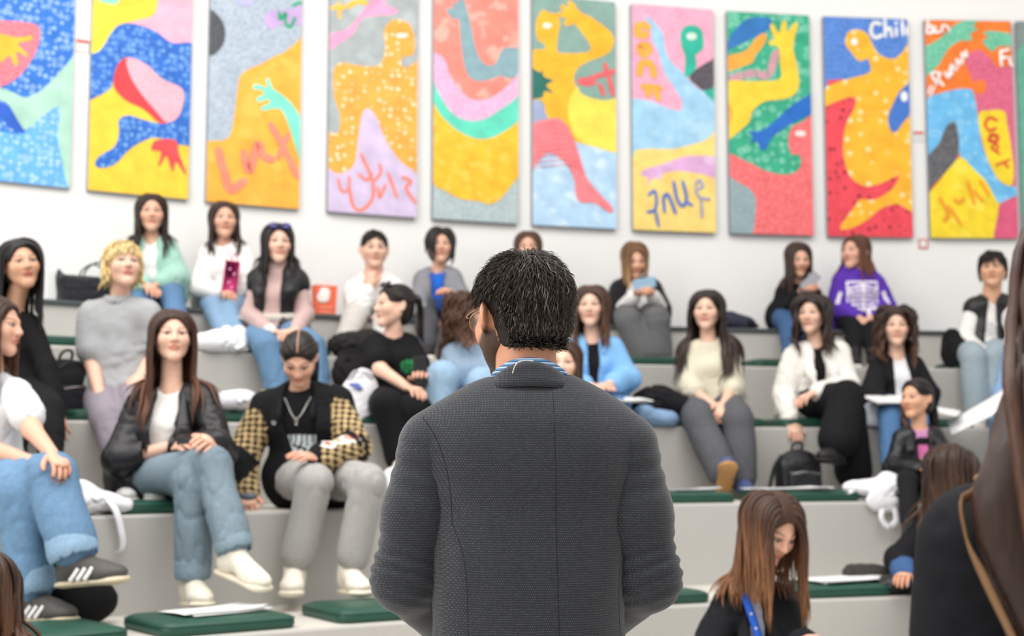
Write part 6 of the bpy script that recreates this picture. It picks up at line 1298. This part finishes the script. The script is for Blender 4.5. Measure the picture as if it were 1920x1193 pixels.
rt, R = cloth_heap('tote_bag', 'white tote bag draped on the cushion edge above the open papers, loop hanging', 'bag', on(2, 1640, .08, .02), [(-.06, .02, .05, .12, .09, .04), (.06, .02, .06, .11, .09, .05, .2), (.0, -.04, .05, .13, .07, .035), (.08, .03, .10, .06, .05, .035, .3, .4), (-.03, -.105, -.02, .09, .02, .06)], WT, wr=.012, seed=4, prints=('hang',),
           straps=[[(-.03, -.12, -.05), (-.05, -.135, -.10), (-.02, -.14, -.145), (.03, -.138, -.12), (.03, -.125, -.05)], [(-.12, -.02, .05), (-.17, -.03, .03), (-.20, -.06, .02)]])
cloth_heap('tote_bag', 'white tote bag lying on the tier by the jeans of the puffer vest woman', 'bag', on(4, 412, .05), [(-.03, 0, .05, .13, .10, .055), (.06, 0, .06, .09, .08, .06, .2), (.0, .02, .09, .06, .05, .03)], WT, seed=5, straps=[[(.06, -.04, .1), (.10, -.08, .05), (.05, -.1, .02)]])
cloth_heap('tote_bag', 'white tote bag behind the shoulder of the checked bomber woman', 'bag', on(3, 440, .10, .055), [(-.02, 0, .05, .12, .09, .05), (.05, 0, .05, .08, .08, .05)], lin('#dcdce4'), seed=6, straps=[[(-.05, -.05, .08), (.0, -.1, .05), (.05, -.06, .06)]])
rt, R = cloth_heap('tote_bag', 'white tote bag with small blue print standing beside the woman in black tee', 'bag', on(3, 672, .10, .0), [(0, 0, .12, .105, .06, .135), (.03, 0, .19, .08, .04, .08), (-.03, .0, .05, .1, .07, .06)], WT, seed=7, straps=[[(-.06, -.02, .22), (-.03, -.05, .27), (.04, -.05, .26), (.06, -.02, .2)]])
q = on(3, 664, .04, .20); v, f = surf([ell(q+R@np.array([0, -.004, 0]), (.035, .006, .012), R), ell(q+R@np.array([.03, -.004, -.02]), (.02, .006, .008), R)], .004, 1); mesh('blue_print', v, f, flat_mat('blue print', lin('#6a7bc0'), .7), rt)
cloth_heap('tote_bag', 'white tote bag hanging beside the sweatpants, next to the elbow of the standing man', 'bag', on(2, 752, .02), [(0, 0, .08, .09, .06, .10), (.03, -.05, .0, .07, .03, .12), (-.01, .03, .14, .06, .05, .05)], WT, seed=8, prints=('hang',))
cloth_heap('tote_bag', 'white and pale blue tote bag between the white blazer and the curly-haired woman', 'bag', on(3, 1642, .04), [(0, 0, .07, .09, .06, .09), (-.02, -.03, .02, .08, .05, .05), (.03, .02, .12, .05, .05, .05)], lin('#dcdfee'), seed=9, straps=[[(-.04, -.04, .13), (.0, -.08, .1), (.04, -.05, .13)]])
cloth_heap('coat', 'black jacket bundled on the tier between the blue shirt and cream sweater women', 'jacket', on(3, 1240, .18, .05), [(-.04, 0, .09, .14, .12, .09), (.06, -.02, .08, .10, .10, .08, .3), (.0, .03, .14, .09, .08, .05)], lin('#17171b'), seed=10, wr=.016)
cloth_heap('folded_jeans', 'blue denim and white cloth pile below the bundled black jacket', 'clothes', on(3, 1222, .02), [(0, 0, .04, .13, .07, .045), (-.06, -.02, .07, .06, .05, .04), (.08, .0, .04, .08, .07, .045)], lin('#7f9bbd'), DENIM, seed=11)
cloth_heap('coat', 'dark grey jacket spread behind the woman in black tee', 'jacket', on(4, 665, .04), [(-.02, .0, .07, .14, .10, .08), (.08, .02, .09, .10, .09, .08), (-.05, -.05, -.06, .09, .05, .12, 0, .5), (.06, -.06, -.05, .08, .04, .14)], lin('#2a2829'), seed=12, wr=.014, prints=('hang',))
cloth_heap('coat', 'black coat lying on the tier beside the young man in vest', 'jacket', on(4, 1795, .16), [(0, 0, .10, .09, .13, .12), (.02, -.06, .05, .10, .10, .07), (-.01, .05, .2, .06, .07, .08)], lin('#151518'), seed=13)
cloth_heap('soft_bag', 'dark patterned bag on the bench between the phone woman and the black jacket', 'bag', on(5, 1372, .25, .024), [(0, 0, .06, .10, .09, .065), (.09, 0, .05, .09, .08, .055), (-.03, -.03, .09, .05, .05, .04)], lin('#3a3a4c'), seed=14, straps=[[(.05, -.05, .09), (.12, -.09, .05), (.16, -.1, .02)]], scol=lin('#1b1b22'))
cloth_heap('soft_bag', 'red-brown patterned pouch on the bench next to the dark bag', 'bag', on(5, 1352, .16, .024), [(0, 0, .035, .05, .04, .038), (.02, 0, .05, .03, .03, .025)], lin('#8a5a48'), seed=15, wr=.006)
cloth_heap('coat', 'dark grey garment folded behind the open white papers', 'jacket', on(1, 1628, .34, .0), [(0, 0, .06, .16, .08, .06, 0, .25), (-.08, 0, .04, .09, .07, .05)], lin('#3b3836'), seed=16)
cloth_heap('handbag', 'black leather pouch on the tier beside the hand with the denim cuff', 'bag', on(1, 1672, .10, .0), [(0, 0, .045, .11, .07, .048), (.08, 0, .04, .07, .06, .042)], lin('#141416'), LEATHER, seed=17, wr=.008)
# black handbag on the top bench
def handbag():
    q = on(5, 152, .22, .024); R = rz(facing(q)); rt = empty('handbag', q, 'black leather tote handbag standing on the top bench near the mint cardigan', 'bag')
    pr = lambda x, y, z: q+R@np.array([x, y, z])
    v, f = surf([box(pr(0, 0, .085), (.155, .05, .085), R, .02), ell(pr(-.145, 0, .14), (.02, .045, .06), R), ell(pr(.145, 0, .13), (.02, .045, .055), R), box(pr(0, 0, .20), (.13, .032, .05), R, sub=True, k=.01)], .008, 2); mesh('bag_body', crease(v, f, .003, 50, 2), f, LEATHER, rt, col=np.broadcast_to(lin('#202127'), v.shape))
    for y in (-.045, .045): v, f = tubes(bez([pr(-.02, y, .13), pr(.0, y, .20), pr(.06, y*1.1, .245), pr(.12, y, .22), pr(.14, y, .13)], 20)[None], np.full((1, 20), .005), 6); mesh('handle', v, f, flat_mat('black strap', (.02, .02, .022), .4), rt)
    v, f = bx(pr(0, -.052, .10), (.14, .002, .003), R); mesh('stitched_seam', v, f, flat_mat('black strap', (.02, .02, .022), .4), rt)
    q2 = on(5, 90, .24, .024); rt = empty('paper_bag', q2, 'white paper bag standing on the top bench by the black handbag', 'bag'); R = rz(facing(q2)+.2)
    v, f = bx(q2+np.array([0, 0, .095]), (.045, .035, .095), R, .003); mesh('bag_body', v, f, PAPER, rt, smooth=False)
    for y in (-.03, .03): v, f = tubes(bez([q2+R@np.array([-.02, y, .18]), q2+R@np.array([0, y, .24]), q2+R@np.array([.02, y, .18])], 10)[None], np.full((1, 10), .003), 5); mesh('handle', v, f, PAPER, rt)
handbag()
def backpack(q, label, s=1., rot=0., gloss=True, col='#1c1d20'):
    R = rz(facing(q)+rot); rt = empty('backpack', q, label, 'backpack'); pr = lambda x, y, z: q+R@(np.array([x, y, z])*s)
    M = LEATHER if gloss else COTTON
    v, f = surf([box(pr(0, 0, .12), (.135*s, .075*s, .12*s), R, .05*s, k=.03), ell(pr(0, 0, .215), (.120*s, .07*s, .085*s), R, k=.04)], .009, 2); v = crease(v, f, .004, 40, 3); v[:, 2] = np.maximum(v[:, 2], q[2]+.001); b = mesh('bag_body', v, f, M, rt, col=np.broadcast_to(lin(col), v.shape))
    v, f = surf([box(pr(0, -.085, .095), (.105*s, .025*s, .075*s), R, .022*s, k=.02)], .008, 2); v = crease(v, f, .003, 40, 4); pk = mesh('front_pocket', v, f, M, rt, col=np.broadcast_to(lin('#25262a'), v.shape))
    v, f = tubes(bez([pr(-.09, -.108, .15), pr(0, -.112, .162), pr(.09, -.108, .15)], 12)[None], np.full((1, 12), .004), 5); mesh('zip', v, f, flat_mat('chrome', (.75, .74, .72), .2, metal=1.), pk)
    v, f = tubes(bez([pr(-.12, -.05, .12), pr(-.10, -.07, .24), pr(0, -.07, .285), pr(.10, -.07, .24), pr(.12, -.05, .12)], 24)[None], np.full((1, 24), .004), 5); mesh('zip', v, f, flat_mat('black strap', (.02, .02, .022), .4), rt)
    v, f = tubes(bez([pr(-.035, .02, .285), pr(-.03, .0, .325), pr(0, -.01, .34), pr(.03, .0, .325), pr(.035, .02, .285)], 16)[None], np.full((1, 16), .007), 6); mesh('grab_handle', v, f, flat_mat('black strap', (.02, .02, .022), .4), rt)
    for sx in (-1, 1): v, f = tubes(bez([pr(sx*.07, .075, .26), pr(sx*.10, .12, .18), pr(sx*.16, .07, .03), pr(sx*.13, .05, .01)], 16)[None], np.full((1, 16), .013), 6, None, .4); mesh('shoulder_strap', v, f, flat_mat('black strap', (.02, .02, .022), .4), rt)
backpack(on(2, 1493, .50), 'glossy black leather backpack standing between charcoal and black trousers', .92)
backpack(on(3, 125, .30), 'black fabric backpack leaning between the black-haired woman and the blond person', 1.0, .3, False)
q = on(1, 152, .60); cloth_heap('handbag', 'black soft bag on the floor tier behind the striped sneakers', 'bag', q, [(0, 0, .10, .13, .10, .10), (.05, 0, .09, .12, .09, .09), (-.06, .02, .18, .07, .06, .10)], lin('#121214'), COTTON, seed=18, wr=.006)
def snack_bag():
    q = on(5, 606, .22, .024); R = rz(facing(q)+.1); rt = empty('paper_carrier', q, 'red and white printed paper bag on the top bench beside the white shirt man', 'bag'); pr = lambda x, y, z: q+R@np.array([x, y, z])
    m = flat_mat('red paper', lin('#ea6a4c'), .5); w = flat_mat('white print on red', lin('#f3e9e4'), .5)
    V = np.array([pr(x*(.062+.012*(z > 0)), y*.035, .0+.20*z) for z in (0, 1) for x, y in ((-1, -1), (1, -1), (1, 1), (-1, 1))]); mesh('bag_body', V, [[3, 2, 1, 0], [0, 1, 5, 4], [1, 2, 6, 5], [2, 3, 7, 6], [3, 0, 4, 7]], m, rt, smooth=False)
    v, f = surf([ell(pr(-.012, -.036, .155), (.040, .003, .038), R), ell(pr(-.03, -.036, .11), (.028, .003, .020), R)], .005, 1); mesh('printed_shape', v, f, w, rt)
    for z in (.03, .06): v, f = bx(pr(.0, -.037, z), (.042, .001, .006), R); mesh('printed_line', v, f, flat_mat('pale red print', lin('#f0987f'), .5), rt, smooth=False)
    for y in (-.03, .03): v, f = tubes(bez([pr(-.03, y, .19), pr(-.02, y, .235), pr(.02, y, .235), pr(.03, y, .19)], 12)[None], np.full((1, 12), .003), 5); mesh('handle', v, f, w, rt)
snack_bag()
q = px(200, 775, dep(200, RAD[3]+.01)); q[2] = TZ[3]+.012; rt = empty('notepad', q, 'cream notepad under the hand of the blond person at the tier edge', 'notepad'); R = rz(facing(q)+.4)
v, f = bx(q, (.05, .035, .010), R, .002); mesh('page_block', v, f, flat_mat('cream paper', lin('#e6ddc0'), .8), rt, smooth=False); v, f = bx(q+np.array([0, 0, .0115]), (.052, .037, .0012), R); mesh('cover', v, f, flat_mat('pale card', lin('#eee9d8'), .7), rt, smooth=False)
